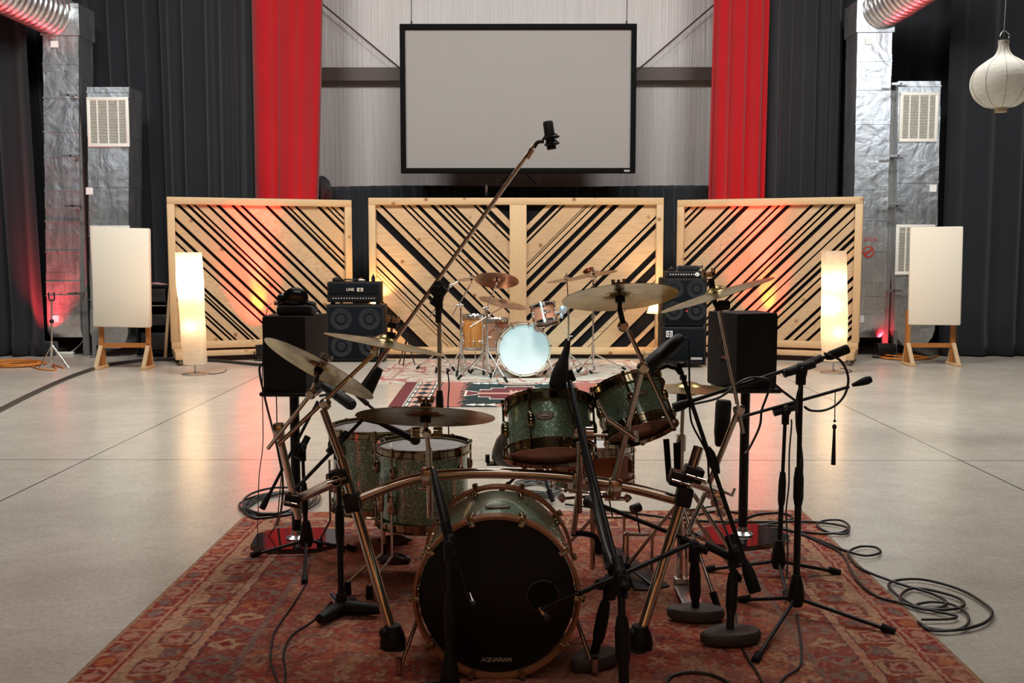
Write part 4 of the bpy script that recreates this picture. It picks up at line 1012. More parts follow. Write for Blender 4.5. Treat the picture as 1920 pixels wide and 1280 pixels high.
def drum(name, label, cat, c, axis, R, L, shell, hoop, topm, botm, nl=8, x=None, hoop_w=.012, hoop_h=.042, lugm=None, badge=None, group=None, rodm=None, hoopmat2=None, wide=False, phase=.5, lugsize=1.0, base=None):
    """c = centre of the shell; axis points to the batter (top) side"""
    T = frame(c, axis, x); a = T.to_3x3() @ V((0,0,1))
    t = thing(name, label, cat, base if base is not None else c - V((0,0,R)), group)
    sh = part(MB().lathe([(R,-L/2),(R,-L/4),(R,0),(R,L/4),(R,L/2),(R-.01,L/2),(R-.01,-L/2),(R,-L/2)], T, 56, cap=False), 'shell', shell, t)
    hr = R+.008
    for sg, nm, hn, hm in ((1,'top_hoop','top_head',topm), (-1,'bottom_hoop','bottom_head',botm)):
        TT = T @ M.Rotation(0 if sg > 0 else pi, 4, 'X')
        if wide: pr = [(hr,L/2-.012),(hr+hoop_w,L/2-.012),(hr+hoop_w+.002,L/2+.01),(hr+hoop_w,L/2+hoop_h),(hr,L/2+hoop_h),(hr-.004,L/2+.02),(hr,L/2-.012)]
        else: pr = [(hr,L/2-.014),(hr+.010,L/2-.014),(hr+.010,L/2-.008),(hr+.003,L/2-.006),(hr+.003,L/2+hoop_h*.45),(hr+.009,L/2+hoop_h*.6),(hr+.009,L/2+hoop_h*.72),(hr+.002,L/2+hoop_h*.72),(hr-.006,L/2+hoop_h*.4),(hr,L/2-.014)]
        part(MB().lathe(pr, TT, 64, cap=False), nm, hoopmat2 or hoop if sg > 0 else hoop, t)
        part(MB().lathe([(R-.001,L/2+.001),(R-.001,L/2+.006),(R-.02,L/2+.008),(.001,L/2+.008)], TT, 56, cap=False), hn, hm, t)
    lm = lugm or hoop
    for k in range(nl):
        q = 2*pi*(k+phase)/nl; d = V((math.cos(q), math.sin(q), 0)); mb = MB()
        s = lugsize
        for sg in (1,-1):
            TT = T @ M.Rotation(q, 4, 'Z')
            z = sg*(L/2-.045*s-.02*s)
            mb.ball((R+.008*s, 0, z), (.014*s, .013*s, .024*s), TT, 12)
            r0 = R+.017
            mb.cyl(TT @ V((r0,0,z)), TT @ V((r0,0,sg*(L/2+(hoop_h*.4 if not wide else hoop_h*.8)))), .0038*s, n=8)
            e = L/2+(hoop_h*.62 if not wide else hoop_h)
            if wide:
                mb.box((r0-.004, 0, sg*(e+.004)), (.038*s,.022*s,.012*s), TT, b=.003).box((r0+.012, 0, sg*(e-.015)), (.012*s,.02*s,.036*s), TT, b=.003)
                mb.cyl(TT @ V((r0,0,sg*e)), TT @ V((r0,0,sg*(e+.022))), .005*s, n=8)
            else:
                mb.cyl(TT @ V((r0,0,sg*(e-.006))), TT @ V((r0,0,sg*(e+.008))), .007*s, n=8)
        part(mb, 'tension_lug', lm, t)
    if badge:
        bq, bz, bs = badge; TT = T @ M.Rotation(bq, 4, 'Z'); mb = MB(); poly = []
        fr_ = TT @ M(((0,0,1,R+.0005),(1,0,0,0),(0,1,0,bz),(0,0,0,1)))
        poly = [(bs*math.cos(a_)*(1 if abs(math.cos(a_)) > .5 else .9), bs*.5*math.sin(a_)) for a_ in np.linspace(0, 2*pi, 24, endpoint=False)]
        mb.prism(poly, .003, fr_); b = part(mb, 'badge', simple('dark_red_badge', (.10,.03,.02), .35), t)
        mb = MB()
        ps = [(bs*.82*math.cos(a_), bs*.38*math.sin(a_)) for a_ in np.linspace(0, 2*pi, 24, endpoint=False)]; ps2 = [(p[0]*.86, p[1]*.78) for p in ps]
        for i in range(24):
            j = (i+1) % 24; mb.add([(*ps[i],.0035),(*ps[j],.0035),(*ps2[j],.0035),(*ps2[i],.0035)], [(0,1,2,3)], fr_)
        mb.box((0,0,.0035), (bs*1.1, bs*.13, .001), fr_).box((0,bs*.14,.0035), (bs*.5, bs*.1, .001), fr_)
        part(mb, 'badge_print', simple('silver_badge_print', (.45,.42,.36), .4, .6), b)
    return t, T
def legs3(t, hub, feet, collar, r=.009, mt=CHROME, name='leg', foot_r=.017, brace=None, mtf=RUBBER):
    """double-braced tripod legs from a collar point to feet on the ground"""
    for f in feet:
        f = V(f); d = (f-collar).normalized()
        L = part(MB().cyl(collar, f-d*.02, r), name, mt, t)
        if brace is not None: part(MB().cyl(brace, collar.lerp(f, .55), r*.7, n=8), 'leg_brace', mt, t)
        part(MB().cyl(f-d*.075, f-d*.0, foot_r, foot_r*.85, n=12), 'rubber_foot', mtf, L)
# ================================================================ far drum kit
K2 = 'stands of the far drum kit'
# bass drum
cB = P(982, 661.5, 12.25); Rb = 47.5/1900*12.25
ax = V((.03,-1,.0)).normalized()
gz = cB.z
t, T = drum('bass_drum', 'far bass drum with bright white head facing the camera', 'drum', V((cB.x, 12.25+.24, Rb+.05)), ax, Rb, .40, AMBER, simple('pale_maple_hoop', (.72,.58,.46), .3), HEADW, HEADB, 10, x=(1,0,0), wide=True, hoop_h=.03, hoop_w=.012, lugm=CHROME, base=(cB.x,12.5,0), phase=.25)
for s in (-1,1):
    a = V((cB.x+s*(Rb-.02), 12.35, .28)); f = V((cB.x+s*(Rb+.08), 12.22, .012))
    part(MB().cyl(a, f, .008).cyl(f, f+V((0,0,.04)), .014).ball(a, .025), 'spur', CHROME, t)
# floor toms
for (u0, u1, vt, vb, Y, lab, sh) in ((867,910,593,655,12.95,'left-hand far floor tom with glossy amber shell', AMBER), (906,953,600,656,12.75,'right-hand far floor tom with rosy wood shell', MAPLE)):
    a, b = P(u0, vt, Y), P(u1, vb, Y); R = (b.x-a.x)/2; L = a.z-b.z-.03; c = V(((a.x+b.x)/2, Y+R, (a.z+b.z)/2))
    t, T = drum('floor_tom', lab, 'drum', c, (0,0,1), R, L, sh, CHROME, HEADW, HEADW, 6, lugm=CHROME, base=(c.x,c.y,0), lugsize=1.2)
    for k in range(3):
        q = 2*pi*k/3+.5+pi; p = c+V((math.cos(q)*(R+.02), math.sin(q)*(R+.02), 0))
        part(MB().cyl((p.x,p.y,c.z+L*.25), (p.x,p.y,.05), .007).box((p.x,p.y,c.z-L*.12), (.03,.03,.06), b=.006).cyl((p.x,p.y,.05),(p.x,p.y,.011),.014), 'leg', CHROME, t)
# rack tom
Y = 12.1; c = P(1020.5, 590, Y+.15); n = nax(1020, 590, 12, .22, False); s = Y/1900
t, T = drum('rack_tom', 'small rosy wood rack tom tilted above the far bass drum', 'drum', c, n, 23.5*s, .19, MAPLE, CHROME, HEADW, HEADC, 6, lugm=CHROME, badge=(-1.3, .0, .035), lugsize=1.1)
def stand2(label, u, vtop, vcol, feet, Y, r=.011, extra=None, brace=True):
    base = P(u, 700, Y); base.z = 0.011
    t = thing('drum_stand', label, 'stand', (base.x, Y, 0), None)
    top = P(u, vtop, Y); col_ = P(u, vcol, Y)
    part(MB().cyl((base.x, Y, .06), top, r).cyl(col_+V((0,0,-.05)), col_+V((0,0,.1)), r*1.8), 'pole', CHROME, t)
    mb = MB().ball(top, .026).cyl(top-V((.05,0,0)), top+V((.03,0,0)), .01)
    mid = base.lerp(top, .6); mb.cyl(mid-V((0,0,.03)), mid+V((0,0,.03)), r*1.7).cyl(mid, mid+V((.05,-.02,0)), .006); part(mb, 'clamp', CHROME, t)
    legs3(t, None, [G(a, b, .02) for a, b in feet], V((base.x, Y, col_.z)), .009, brace=V((base.x, Y, .13)) if brace else None)
    return t, top
def boomarm(t, top, u0, v0, u1, v1, Y, Y1=None, r=.008):
    a, b = P(u0, v0, Y), P(u1, v1, Y1 or Y); part(MB().cyl(a, b, r), 'boom_arm', CHROME, t); return b
t, top = stand2('chrome boom stand left of the far bass drum, holding the pinkish crash', 913, 577, 655, ((858,711),(951,716),(921,708)), 12.0)
b = boomarm(t, top, 908, 590, 931, 531, 12.0); n = nax(931, 524, -4, .36, False); c = P(931.5, 524, 12.0); part(MB().cyl(b, c, .006).ball(b,.014), 'tilter', CHROME, t); felt_nut(t, c, n, .7)
cymbal('crash_cymbal', c, n, 41.5/1900*12, 'pinkish crash showing its underside, upper left of the far kit', CYMP)
part(MB().text('2002', .07, .002, frame(c + n*.0-V((.16,.03,.03)), -n, RIGHT)), 'cymbal_logo', simple('red_cymbal_print', (.6,.08,.05), .5), t, smooth=False) if False else None
n = nax(943, 566, -13, .17, True); c = P(943, 566, 12.35); cymbal('ride_cymbal', c, n, 46/1900*12.35, 'flatter ride cymbal just above the far floor toms', CYMP)
t, top = stand2('chrome boom stand behind, holding the ride over the far floor toms', 905, 640, 668, ((882,699),(930,700),(907,703)), 12.5)
b = boomarm(t, top, 881, 613, 943, 575, 12.4); part(MB().cyl(b, c, .007).cyl(P(905,640,12.5), P(905,598,12.42), .01), 'tilter', CHROME, t); felt_nut(t, c, n, .7)
t, top = stand2('chrome boom stand left of the far floor toms, holding the edge-on crash', 864, 572, 656, ((838,699),(880,697),(856,706)), 12.4)
b = boomarm(t, top, 848, 591, 884, 530, 12.4); n = nax(884, 522, 6, .12, False); c = P(884, 522, 12.4); part(MB().cyl(b, c, .007).ball(b,.014), 'tilter', CHROME, t); felt_nut(t, c, n, .7)
cymbal('crash_cymbal', c, n, 28/1900*12.4, 'small cymbal nearly edge-on behind the pinkish crash', CYMP)
t, top = stand2('leftmost chrome boom stand of the far kit, holding no cymbal', 826, 570, 656, ((782,690),(852,694),(817,699)), 12.7)
part(MB().cyl(P(804,597,12.7), P(845,535,12.7), .008), 'boom_arm', CHROME, t); part(MB().cyl(P(845,535,12.7), P(857,529,12.7), .006).ball(P(845,535,12.7),.025).cyl(P(856,530,12.7),P(859,528,12.7),.016), 'tilter', CHROME, t)
t, top = stand2('chrome stand clamped to the small far rack tom', 1066, 575, 662, ((1020,699),(1110,699),(1084,697)), 12.1)
part(MB().box(P(1056,580,12.1), (.09,.06,.09), b=.02).box(P(1053,592,12.1), (.04,.04,.06), b=.01).cyl(P(1043,587,12.15), P(1056,583,12.12), .011), 'tom_clamp', simple('grey_clamp', (.5,.53,.56), .35, .6), t)
part(MB().cyl(P(1066,575,12.1), P(1062,512,12.15), .008), 'upper_tube', CHROME, t)
n = nax(1062, 525, 8, .08, False); c = P(1062, 523, 12.15); felt_nut(t, c, n, .7); cymbal('crash_cymbal', c, n, 39/1900*12.1, 'brassy cymbal almost edge-on above the small far rack tom', CYMP)
t, top = stand2('tall chrome stand at the right end of the far kit', 1112, 520, 662, ((1084,697),(1173,692),(1113,692)), 12.75)
n = nax(1128, 512, 9, .1, False); c = P(1113, 512, 12.75); cymbal('crash_cymbal', P(1118,512,12.75), n, 40/1900*12.7, 'brassy cymbal edge-on at the top right of the far kit', CYMP); felt_nut(t, c, n, .7)
n = nax(1103, 506, 25, .45, False); c = P(1103, 506, 12.6); cymbal('splash_cymbal', c, n, 11/1900*12.6, 'tiny splash cymbal above the right side of the far kit', CYMP); part(MB().cyl(c, P(1112,520,12.75), .006), 'splash_arm', CHROME, t)
t = thing('drum_pedal', 'far bass drum pedal peeking out left of the white head', 'pedal', G(930,712))
part(MB().box(G(921,705)+V((0,0,.02)), (.1,.25,.02), b=.005), 'footboard', STEEL, t); part(MB().cyl(G(930,708), G(930,708)+V((0,0,.25)), .008).cyl(G(933,712,.01), G(931,706,.16), .012), 'pedal_post', CHROME, t)
t = thing('black_tripod', 'small thin black tripod stand between the guitar cabinet and far kit', 'stand', G(760,684))
hub = P(763, 633, 13.6)
for (u, v) in ((748,682),(756,686),(778,684)): part(MB().cyl(hub, G(u, v, .01), .008), 'leg', BLACKM, t)
part(MB().cyl(hub, hub+V((0,0,.06)), .014), 'top_stub', BLACKM, t)
# ================================================================ near drum kit: drums
GK = None
# bass drum
Rb = .283; cF = P(930.5, 1131, 3.53); cF.z = Rb+.024
t, T = drum('bass_drum', 'near green sparkle bass drum with black front head, centre foreground', 'drum', V((cF.x, cF.y+.27, cF.z)), (.005,-1,.0), Rb, .43, SPARK, simple('copper_brown_hoop', (.34,.13,.055), .3, .2), HEADB, HEADG, 10, x=(1,0,0), wide=True, hoop_h=.042, hoop_w=.011, lugm=BLACKN, base=(cF.x, 3.80, 0), phase=.0, hoopmat2=None, badge=(pi/2, 0.05, .05))
FB = t; yh = T @ V((0,0,.43/2+.009)); 
hf = frame((cF.x, yh.y-.001, cF.z), (0,-1,0), (1,0,0))
part(MB().text('AQUARIAN', .0215, .0012, hf @ M.Translation((-.0,-.238,.002)), .0006), 'head_lettering', COATSILVER, t, smooth=False)
pc = P(1018, 1116, yh.y); q = hf.inverted() @ pc
part(MB().lathe([(.062,.001),(.062,.004),(.054,.004),(.054,.001)], hf @ M.Translation((q.x,q.y,0)), 36, cap=False), 'port_ring', BLACKG, t)
part(MB().lathe([(.054,.0015),(.001,.0015)], hf @ M.Translation((q.x,q.y,0)), 36, cap=False), 'port_black_disc', simple('port_dark', (.002,.002,.002), 1), t)  # flat black disc on the head; its colour is the shade inside the port
for s in (-1,1):
    a = V((cF.x+s*(Rb+.0), 3.68, .22)); f = V((cF.x+s*(Rb+.075), 3.58, .022))
    part(MB().cyl(a, f, .0075).cyl(f+V((0,0,.05)), f, .013).ball(a, .022).box(a, (.03,.05,.05), b=.01), 'spur', CHROMEW, t)
# floor toms
def ftom(label, uc, w, vt_c, vb_c, Y, nl, feet, phase):
    Rf = w/2/1900*Y; c1 = P(uc, vt_c, Y); c2 = P(uc, vb_c, Y); L = c1.z-c2.z
    c = V((c1.x, Y, (c1.z+c2.z)/2))
    t, T = drum('floor_tom', label, 'drum', c, (0,0,1), Rf-.012, L-.03, SPARK, BLACKN, HEADG, HEADC, nl, base=(c.x, c.y, 0), phase=phase, lugsize=1.25)
    for (u, v) in feet:
        f = G(u, v, .012); d = V((f.x-c.x, f.y-c.y, 0)).normalized(); a = c+d*(Rf+.012); a = V((a.x,a.y,c.z))
        m = V((a.x,a.y,.16)); f2 = V((f.x,f.y,f.z)); L_ = part(MB().tube([V((a.x,a.y,c.z+.05)), m, f2+V((0,0,.05)), f2+V((0,0,.02))], .006, 8).box(a-V((0,0,.06))+d*.004, (.03,.03,.08), b=.008), 'leg', CHROMEW, t)
        part(MB().cyl(f2+V((0,0,.055)), f2-V((0,0,.003)), .015, .018), 'rubber_foot', RUBBER, L_)
    return c
c1 = ftom('near green sparkle floor tom in front, right of the two on the left', 793.5, 178, 834, 974, 4.72, 8, ((652,1112),(693,1120),(900,1118)), .25)
c2 = ftom('rear green sparkle floor tom half hidden behind the other floor tom', 708, 178, 800, 945, 5.25, 8, ((600,1030),(640,1034),(720,1040)), .1)
# rack toms
Y = 4.24; s = Y/1900
n = nax(1030, 805, 2.5, .26, False); c = P(1030, 805, Y)
t, T = drum('rack_tom', 'left near rack tom, green sparkle with oval badge, above the bass drum', 'drum', c, n, 79*s, .19, SPARK, BLACKN, HEADG, HEADC, 6, phase=.08, badge=(-1.69, .012, .036), lugsize=1.35)
n = nax(1187, 768, 18, .28, False); c = P(1187, 767, Y); s = Y/1900
t, T = drum('rack_tom', 'right near rack tom, green sparkle, tilted clockwise towards the hi-hat', 'drum', c, n, 66*s, .17, SPARK, BLACKN, HEADG, HEADC, 6, phase=.35, badge=(-1.42, .012, .030), lugsize=1.3)
# snare
c = P(1112, 868, 4.75); t, T = drum('snare_drum', 'orange-brown wooden snare drum behind the near rack toms', 'drum', V((c.x, 4.75, c.z)), (0,0.03,1), .185, .15, SNAREWOOD, CHROMEW, HEADW, HEADC, 10, lugm=BLACKN, phase=.3)
zs = c.z-.1
t = thing('snare_stand', 'snare stand below the wooden snare drum', 'stand', (c.x, 4.75, 0))
part(MB().cyl((c.x,4.75,.03), (c.x,4.75,zs-.06), .013), 'pole', CHROMEW, t)
for k in range(3):
    q = 2*pi*k/3-.5; d = V((math.cos(q), math.sin(q), 0)); b = V((c.x,4.75,zs-.06))
    part(MB().tube([b, b+d*.16+V((0,0,.01)), b+d*.175+V((0,0,.03))], .007, 8).cyl(b+d*.17+V((0,0,.0)), b+d*.19+V((0,0,.02)), .013), 'basket_arm', CHROMEW, t)
legs3(t, None, [V((c.x,4.75,.016))+V((math.cos(q)*.26, math.sin(q)*.26, 0)) for q in (-.9,1.2,3.3)], V((c.x,4.75,.28)), .008, CHROMEW)
# throne
c = P(965, 838, 6.3); t = thing('drum_throne', 'dark leather drum throne seen behind the left near rack tom', 'stool', (G(1008,925).x, 6.35, 0))
q = P(972, 838, 6.3); part(MB().lathe([(.001,-.1),(.15,-.1),(.17,-.07),(.165,-.02),(.14,.05),(.1,.1),(.001,.115)], M.Translation(q) @ M.Diagonal((1.0,.9,1,1)), 36), 'seat', LEATHER, t)
part(MB().box(q+V((0,0,-.105)), (.40,.1,.012), b=.004).cyl(P(914,858,6.3)+V((0,0,-.03)), P(914,858,6.3)+V((0,0,.02)), .014), 'seat_plate', BLACKM, t)
pb = V((G(1008,925).x, 6.35, 0)); part(MB().cyl((pb.x,pb.y,.1), (pb.x,pb.y,q.z-.12), .018).tube([V((pb.x,pb.y,q.z-.12)), V((q.x,q.y,q.z-.1))], .02), 'pole', BLACKM, t)
legs3(t, None, [pb+V((math.cos(a)*.24, math.sin(a)*.24, .02)) for a in (-1.2,.9,3.0)], pb+V((0,0,.25)), .01, BLACKM)
coil('cable_coil', 'grey cable coiled on the floor behind the near bass drum', 'cable', G(1005,921), .13, .2, 8, simple('grey_cable', (.16,.17,.17), .4), .006, 4, tail=[G(950,915,.01), G(945,912,.01)])
# ================================================================ drum rack
t = thing('drum_rack', 'chrome tubular drum rack arching over the near bass drum', 'drum rack', (cF.x+.03, 4.0, 0))
Yr = 4.02; Rr = .0215
def yy(u): return Yr + .10*(1-((u-970)/330)**2)
bar = [P(u, v, yy(u)) for u, v in ((655,942),(705,922),(755,904),(805,893),(860,888),(920,887),(990,889),(1050,893),(1110,901),(1160,910),(1210,921),(1288,942))]
part(MB().tube(smooth_path(bar, 5), Rr, 18), 'curved_bar', CHROMEW, t)
def yleg(v): return 3.80 + (1265-v)/400*.24
for nm, a, b, c_, d_ in (('left', (748,1232), (649,925), (640,862), (606,768)), ('right', (1190,1225), (1283,925), (1310,838), None)):
    A_, B_ = P(*a, yleg(a[1])), P(*b, yleg(b[1])); C_ = P(*c_, yleg(c_[1]))
    L_ = part(MB().cyl(A_, C_, Rr, n=18), 'leg_tube', CHROMEW, t)
    d = (A_-C_).normalized(); fz = A_ + d*((A_.z-.05)/-d.z)*1.0 if d.z else A_
    mb = MB().cyl(A_-d*.05, A_+d*.03, Rr+.014, n=16); ft = V((fz.x, fz.y, .012))
    mb.cyl(A_, ft+V((0,0,.04)), .03).lathe([(.05,0),(.052,.02),(.045,.05),(.03,.085)], M.Translation(ft), 24).ball(ft+V((-.03,-.02,.06)), .022).box(A_+V((.012,-.03,0)), (.045,.03,.05), b=.006)
    part(mb, 'rubber_foot', BLACK, L_)
    if nm == 'left': part(MB().cyl(C_, P(*d_, yleg(d_[1])), .0155, n=14), 'inner_tube', CHROMEW, L_)
def clampbox(p, ax_, s, mt, parent, name='clamp', wing=True, wx=None):
    F_ = frame(p, ax_, wx); mb = MB().box((0,0,0), (s*1.25,s*1.25,s), F_, b=.006)
    q = part(mb, name, mt, parent)
    if wing:
        mb = MB(); mb.cyl(F_ @ V((0,-s*.6,0)), F_ @ V((0,-s*1.25,0)), .006, n=10).cyl(F_ @ V((-.04,-s*1.2,0)), F_ @ V((.04,-s*1.2,0)), .0048, n=8); part(mb, 'wing_bolt', CHROMEW, q)
    return q
for (u, v, dx, mt) in ((803,890,(1,0,.1),CHROMEW), (1085,897,(1,0,-.08),CHROMEW), (1152,911,(1,0,-.14),CHROMEW)):
    p = P(u, v+2, yy(u)); clampbox(p, dx, .055, mt, t, wing=False)
    q = p+V((0,0,-.052)); part(MB().cyl(p, q, .008).cyl(q-V((.04,0,0)), q+V((.04,0,0)), .0048), 'wing_bolt', CHROMEW, t)
for (u, v, ax_) in ((661,940,(1,0,.2)), (637,893,(-.3,0,1)), (1282,930,(1,0,-.2)), (1299,888,(.3,0,1)), (1272,897,(.3,0,1))):
    clampbox(P(u, v, yleg(v)-.0), ax_, .06, BLACKM, t)
# open tube end + side arms with rear legs
e0 = P(630, 902, 3.96); part(MB().lathe([(.0215,0),(.0215,.9),(.018,.9),(.018,0),(.0215,0)], frame(e0, P(560,935,4.85)-e0), 20, cap=False), 'side_bar', CHROMEW, t)
e1 = P(1290, 900, 4.0); part(MB().lathe([(.0215,0),(.0215,.8),(.018,.8),(.018,0),(.0215,0)], frame(e1, P(1358,925,4.8)-e1), 20, cap=False), 'side_bar', CHROMEW, t)
part(MB().cyl(P(523,812,4.8), P(560,972,4.8), .018, n=16).cyl(P(548,925,4.8), P(556,955,4.8), .026), 'rear_tube', CHROMEW, t)
clampbox(P(550,936,4.8), (.2,0,1), .06, BLACKM, t)
# boom arms clamped to the rack
def ballclamp(parent, p, r=.026): part(MB().ball(p, (r,r*.8,r)).cyl(p-V((0,.035,0)), p+V((0,.03,0)), r*.62, n=18), 'ball_clamp', CHROME, parent)
def arm(label, segs, ball=None, cyms=None, r=.0095):
    p0 = P(*segs[0][0]); t = thing('cymbal_boom', label, 'cymbal arm', p0)
    for k, (a, b, rr) in enumerate(segs):
        part(MB().cyl(P(*a), P(*b), rr, n=12), 'tube' if k == 0 else 'boom_tube', CHROMEW, t)
    if ball: ballclamp(t, P(*ball))
    return t
# c1 left tilted crash
t = arm('chrome boom arm on the rear left rack tube, holding the steeply tilted crash', [((503,840,4.75),(580,742,4.5),.0095), ((580,742,4.5),(592,712,4.45),.008)], (583,738,4.5))
part(MB().box(P(523,808,4.76), (.05,.05,.08), b=.01), 'clamp', CHROMEW, t)
n = nax(601, 687, -29, .155, False); c = P(601, 687, 4.4); felt_nut(t, c, n); part(MB().cyl(P(592,714,4.45), c-n*.03, .013), 'tilter', BLACK, t)
cymbal('crash_cymbal', c, n, 115.5/1900*4.4, 'steeply tilted crash at the left, in front of the left loudspeaker')
# c2
t = arm('long chrome boom arm crossing at the left ball clamp, holding the left upper crash', [((521,834,4.15),(703,662,4.25),.0095)], (610,757,4.15))
part(MB().box(P(703,655,4.25), (.035,.03,.055), frame((0,0,0),(0,0,1)), b=.01).cyl(P(703,660,4.25), P(722,628,4.25), .011), 'tilter', CHROMEW, t)
n = nax(718, 640, -10.5, .05, True); c = P(722, 640, 4.25); cymbal('crash_cymbal', c, n, 115/1900*4.25, 'left upper crash seen almost edge-on with its bell up'); felt_nut(t, P(734,620,4.25), nax(735,620,-8,.05), 1)
# c3 ride
t = thing('cymbal_boom', 'short chrome arm on the rack bar holding the wide ride', 'cymbal arm', P(805,900,4.1))
part(MB().cyl(P(806,970,4.1), P(804,840,4.08), .0125).cyl(P(804,845,4.08), P(800,812,4.08), .0105), 'tube', CHROMEW, t)
ballclamp(t, P(800,812,4.06), .02)
mb = MB()
for sx in (-1,1):
    for k in range(3): mb.cyl(P(800+sx*14, 803+k*7, 4.08), P(800+sx*28, 804+k*7, 4.06), .0065)
part(mb, 'wing_nut', simple('brassy_wing', (.75,.55,.3), .2, 1), t)
n = nax(798, 777, -1.5, .14, False); c = P(798, 776, 4.05); felt_nut(t, c, n, 1.15); part(MB().cyl(P(800,812,4.06), c, .008), 'tilter', BLACK, t)
cymbal('ride_cymbal', c, n, 132/1900*4.05, 'wide dark ride at centre left, above the near floor toms')
# c4
t = arm('chrome boom arm rising from the rack bar, holding the large right-centre crash', [((1150,908,4.08),(1203,695,4.0),.0125), ((1262,800,3.99),(1178,620,4.0),.009)], (1205,690,3.99))
ballclamp(t, P(1168,612,4.03), .024)
n = nax(1163, 554, 5, .225, False); c = P(1162, 553, 4.02); felt_nut(t, c, n); part(MB().cyl(P(1170,612,4.03), P(1162,580,4.0), .011).cyl(P(1162,580,4.0), c, .009), 'tilter', BLACK, t)
cymbal('crash_cymbal', c, n, 109/1900*4.02, 'large crash right of centre, its olive underside facing the camera')
# c5
t = arm('chrome boom arm at the right of the rack, holding the far right crash', [((1330,905,4.3),(1382,775,4.25),.0125), ((1393,812,4.25),(1348,580,4.2),.0085)], (1385,768,4.22))
part(MB().cyl(P(1348,582,4.2), P(1338,562,4.2), .011).box(P(1357,572,4.2), (.05,.04,.04), b=.01), 'tilter', BLACKM, t)
n = nax(1344, 546, 17.5, .055, True); c = P(1343, 548, 4.2); cymbal('crash_cymbal', c, n, 109/1900*4.2, 'far right crash seen edge-on, rising to the right'); 
n2 = nax(1335, 530, 16, .05); part(MB().cyl(P(1336,545,4.2), P(1333,522,4.2), .013), 'felt_washer', BLACK, t); part(MB().box(P(1329,514,4.2), (.05,.02,.022), frame((0,0,0),(0,0,1)), b=.004).box(P(1320,512,4.2),(.016,.02,.036),b=.004).box(P(1337,510,4.2),(.016,.02,.036),b=.004), 'wing_nut', CHROMEW, t)
# tom mounts
t = thing('tom_mount', 'chrome mounting post on the rack bar between the near rack toms', 'tom mount', P(1085,897,4.1))
part(MB().cyl(P(1086,960,4.08), P(1086,830,4.0), .0125), 'tube', CHROMEW, t)
part(MB().box(P(1087,812,4.0), (.055,.04,.04), b=.008).cyl(P(1098,812,4.0), P(1112,812,4.0), .028, n=18), 'clamp', CHROMEW, t)
part(MB().cyl(P(1100,815,4.0), P(1140,815,4.0), .006), 'cross_rod', CHROMEW, t)
part(MB().cyl(P(1120,750,4.0), P(1143,790,4.0), .007).cyl(P(1138,785,4.0), P(1192,822,4.0), .012).cyl(P(1192,806,4.0), P(1194,828,4.0), .009).cyl(P(1131,782,4.0), P(1134,806,4.0), .01), 'l_rod', CHROME, t)
part(MB().cyl(P(1075,1000,4.12), P(1086,915,4.1), .0125), 'lower_tube', CHROMEW, t)
part(MB().tube(smooth_path([P(1072,1000,4.12), P(1095,1000,4.14), P(1118,1008,4.16), P(1122,1035,4.16)]), .012, 8).cyl(P(1122,1015,4.16), P(1122,1037,4.16), .016), 'rubber_hook', RUBBER, t)
# ================================================================ hi-hat
Yh = 4.55; fb = V((P(1277,900,Yh).x, Yh, 0))
t = thing('hi_hat_stand', 'chrome hi-hat stand with pedal at the right of the near kit', 'stand', fb)
part(MB().cyl((fb.x,Yh,.06), P(1277,820,Yh), .0145).cyl(P(1277,850,Yh), P(1281,740,Yh), .009).cyl(P(1279,740,Yh), P(1281,695,Yh), .004).cyl(P(1277,845,Yh), P(1277,815,Yh), .022), 'pole', CHROMEW, t)
part(MB().cyl(P(1281,735,Yh), P(1281,755,Yh), .03, n=16).cyl(P(1281,703,Yh), P(1281,712,Yh), .016), 'clutch', BLACK, t)
part(MB().box((fb.x+.01, Yh-.2, .035), (.09,.27,.012), frame((0,0,0),(0,0,1)), b=.004).box((fb.x+.01,Yh-.02,.04),(.08,.05,.05),b=.006), 'footboard', STEEL, t)
for (ua, va, ub, vb) in ((1249,823,1255,902), (1268,830,1270,900)): part(MB().bar(P(ua,va,Yh-.05), P(ub,vb,Yh-.05), .026, .012, (1,0,0)), 'folded_strap', RUBBER, t)
part(MB().bar((fb.x-.01,Yh-.01,.05), (fb.x-.012,Yh-.02,.32), .012,.005).bar((fb.x+.03,Yh-.01,.05), (fb.x+.02,Yh-.02,.32), .012,.005), 'pull_rods', CHROME, t)
legs3(t, None, [fb+V((.30,.1,.015)), fb+V((-.26,.16,.015)), fb+V((.12,-.30,.015))], fb+V((0,0,.42)), .008, CHROMEW)
n = nax(1297, 722, -1.5, .11, True); c = P(1290, 724, Yh); cymbal('hi_hat_cymbal', c, n, 80/1900*Yh, 'upper hi-hat cymbal at right, seen past the right near rack tom', bell=.3, bow=.07)
cymbal('hi_hat_cymbal', c-n*.022, -n, 80/1900*Yh, 'lower hi-hat cymbal, upside down beneath the upper one', bell=.3, bow=.05)
t = thing('tripod_leg_set', 'chrome double-braced stand leaning near the right rack clamps', 'stand', P(1322,925,4.6)*1)
part(MB().cyl(P(1322,925,4.5), P(1288,1000,4.4), .011).cyl(P(1300,925,4.7), P(1372,1035,4.7), .010).cyl(P(1372,1035,4.7), G(1378,1085,.01), .009), 'tube', CHROME, t)
part(MB().ball(P(1332,925,4.5), .026).box(P(1345,935,4.5), (.06,.04,.07), b=.012).box(P(1352,955,4.5), (.05,.04,.06), b=.012).cyl(P(1352,920,4.5), P(1372,928,4.5), .006).cyl(P(1372,930,4.5), P(1378,915,4.5), .007), 'clamp_body', CHROME, t)
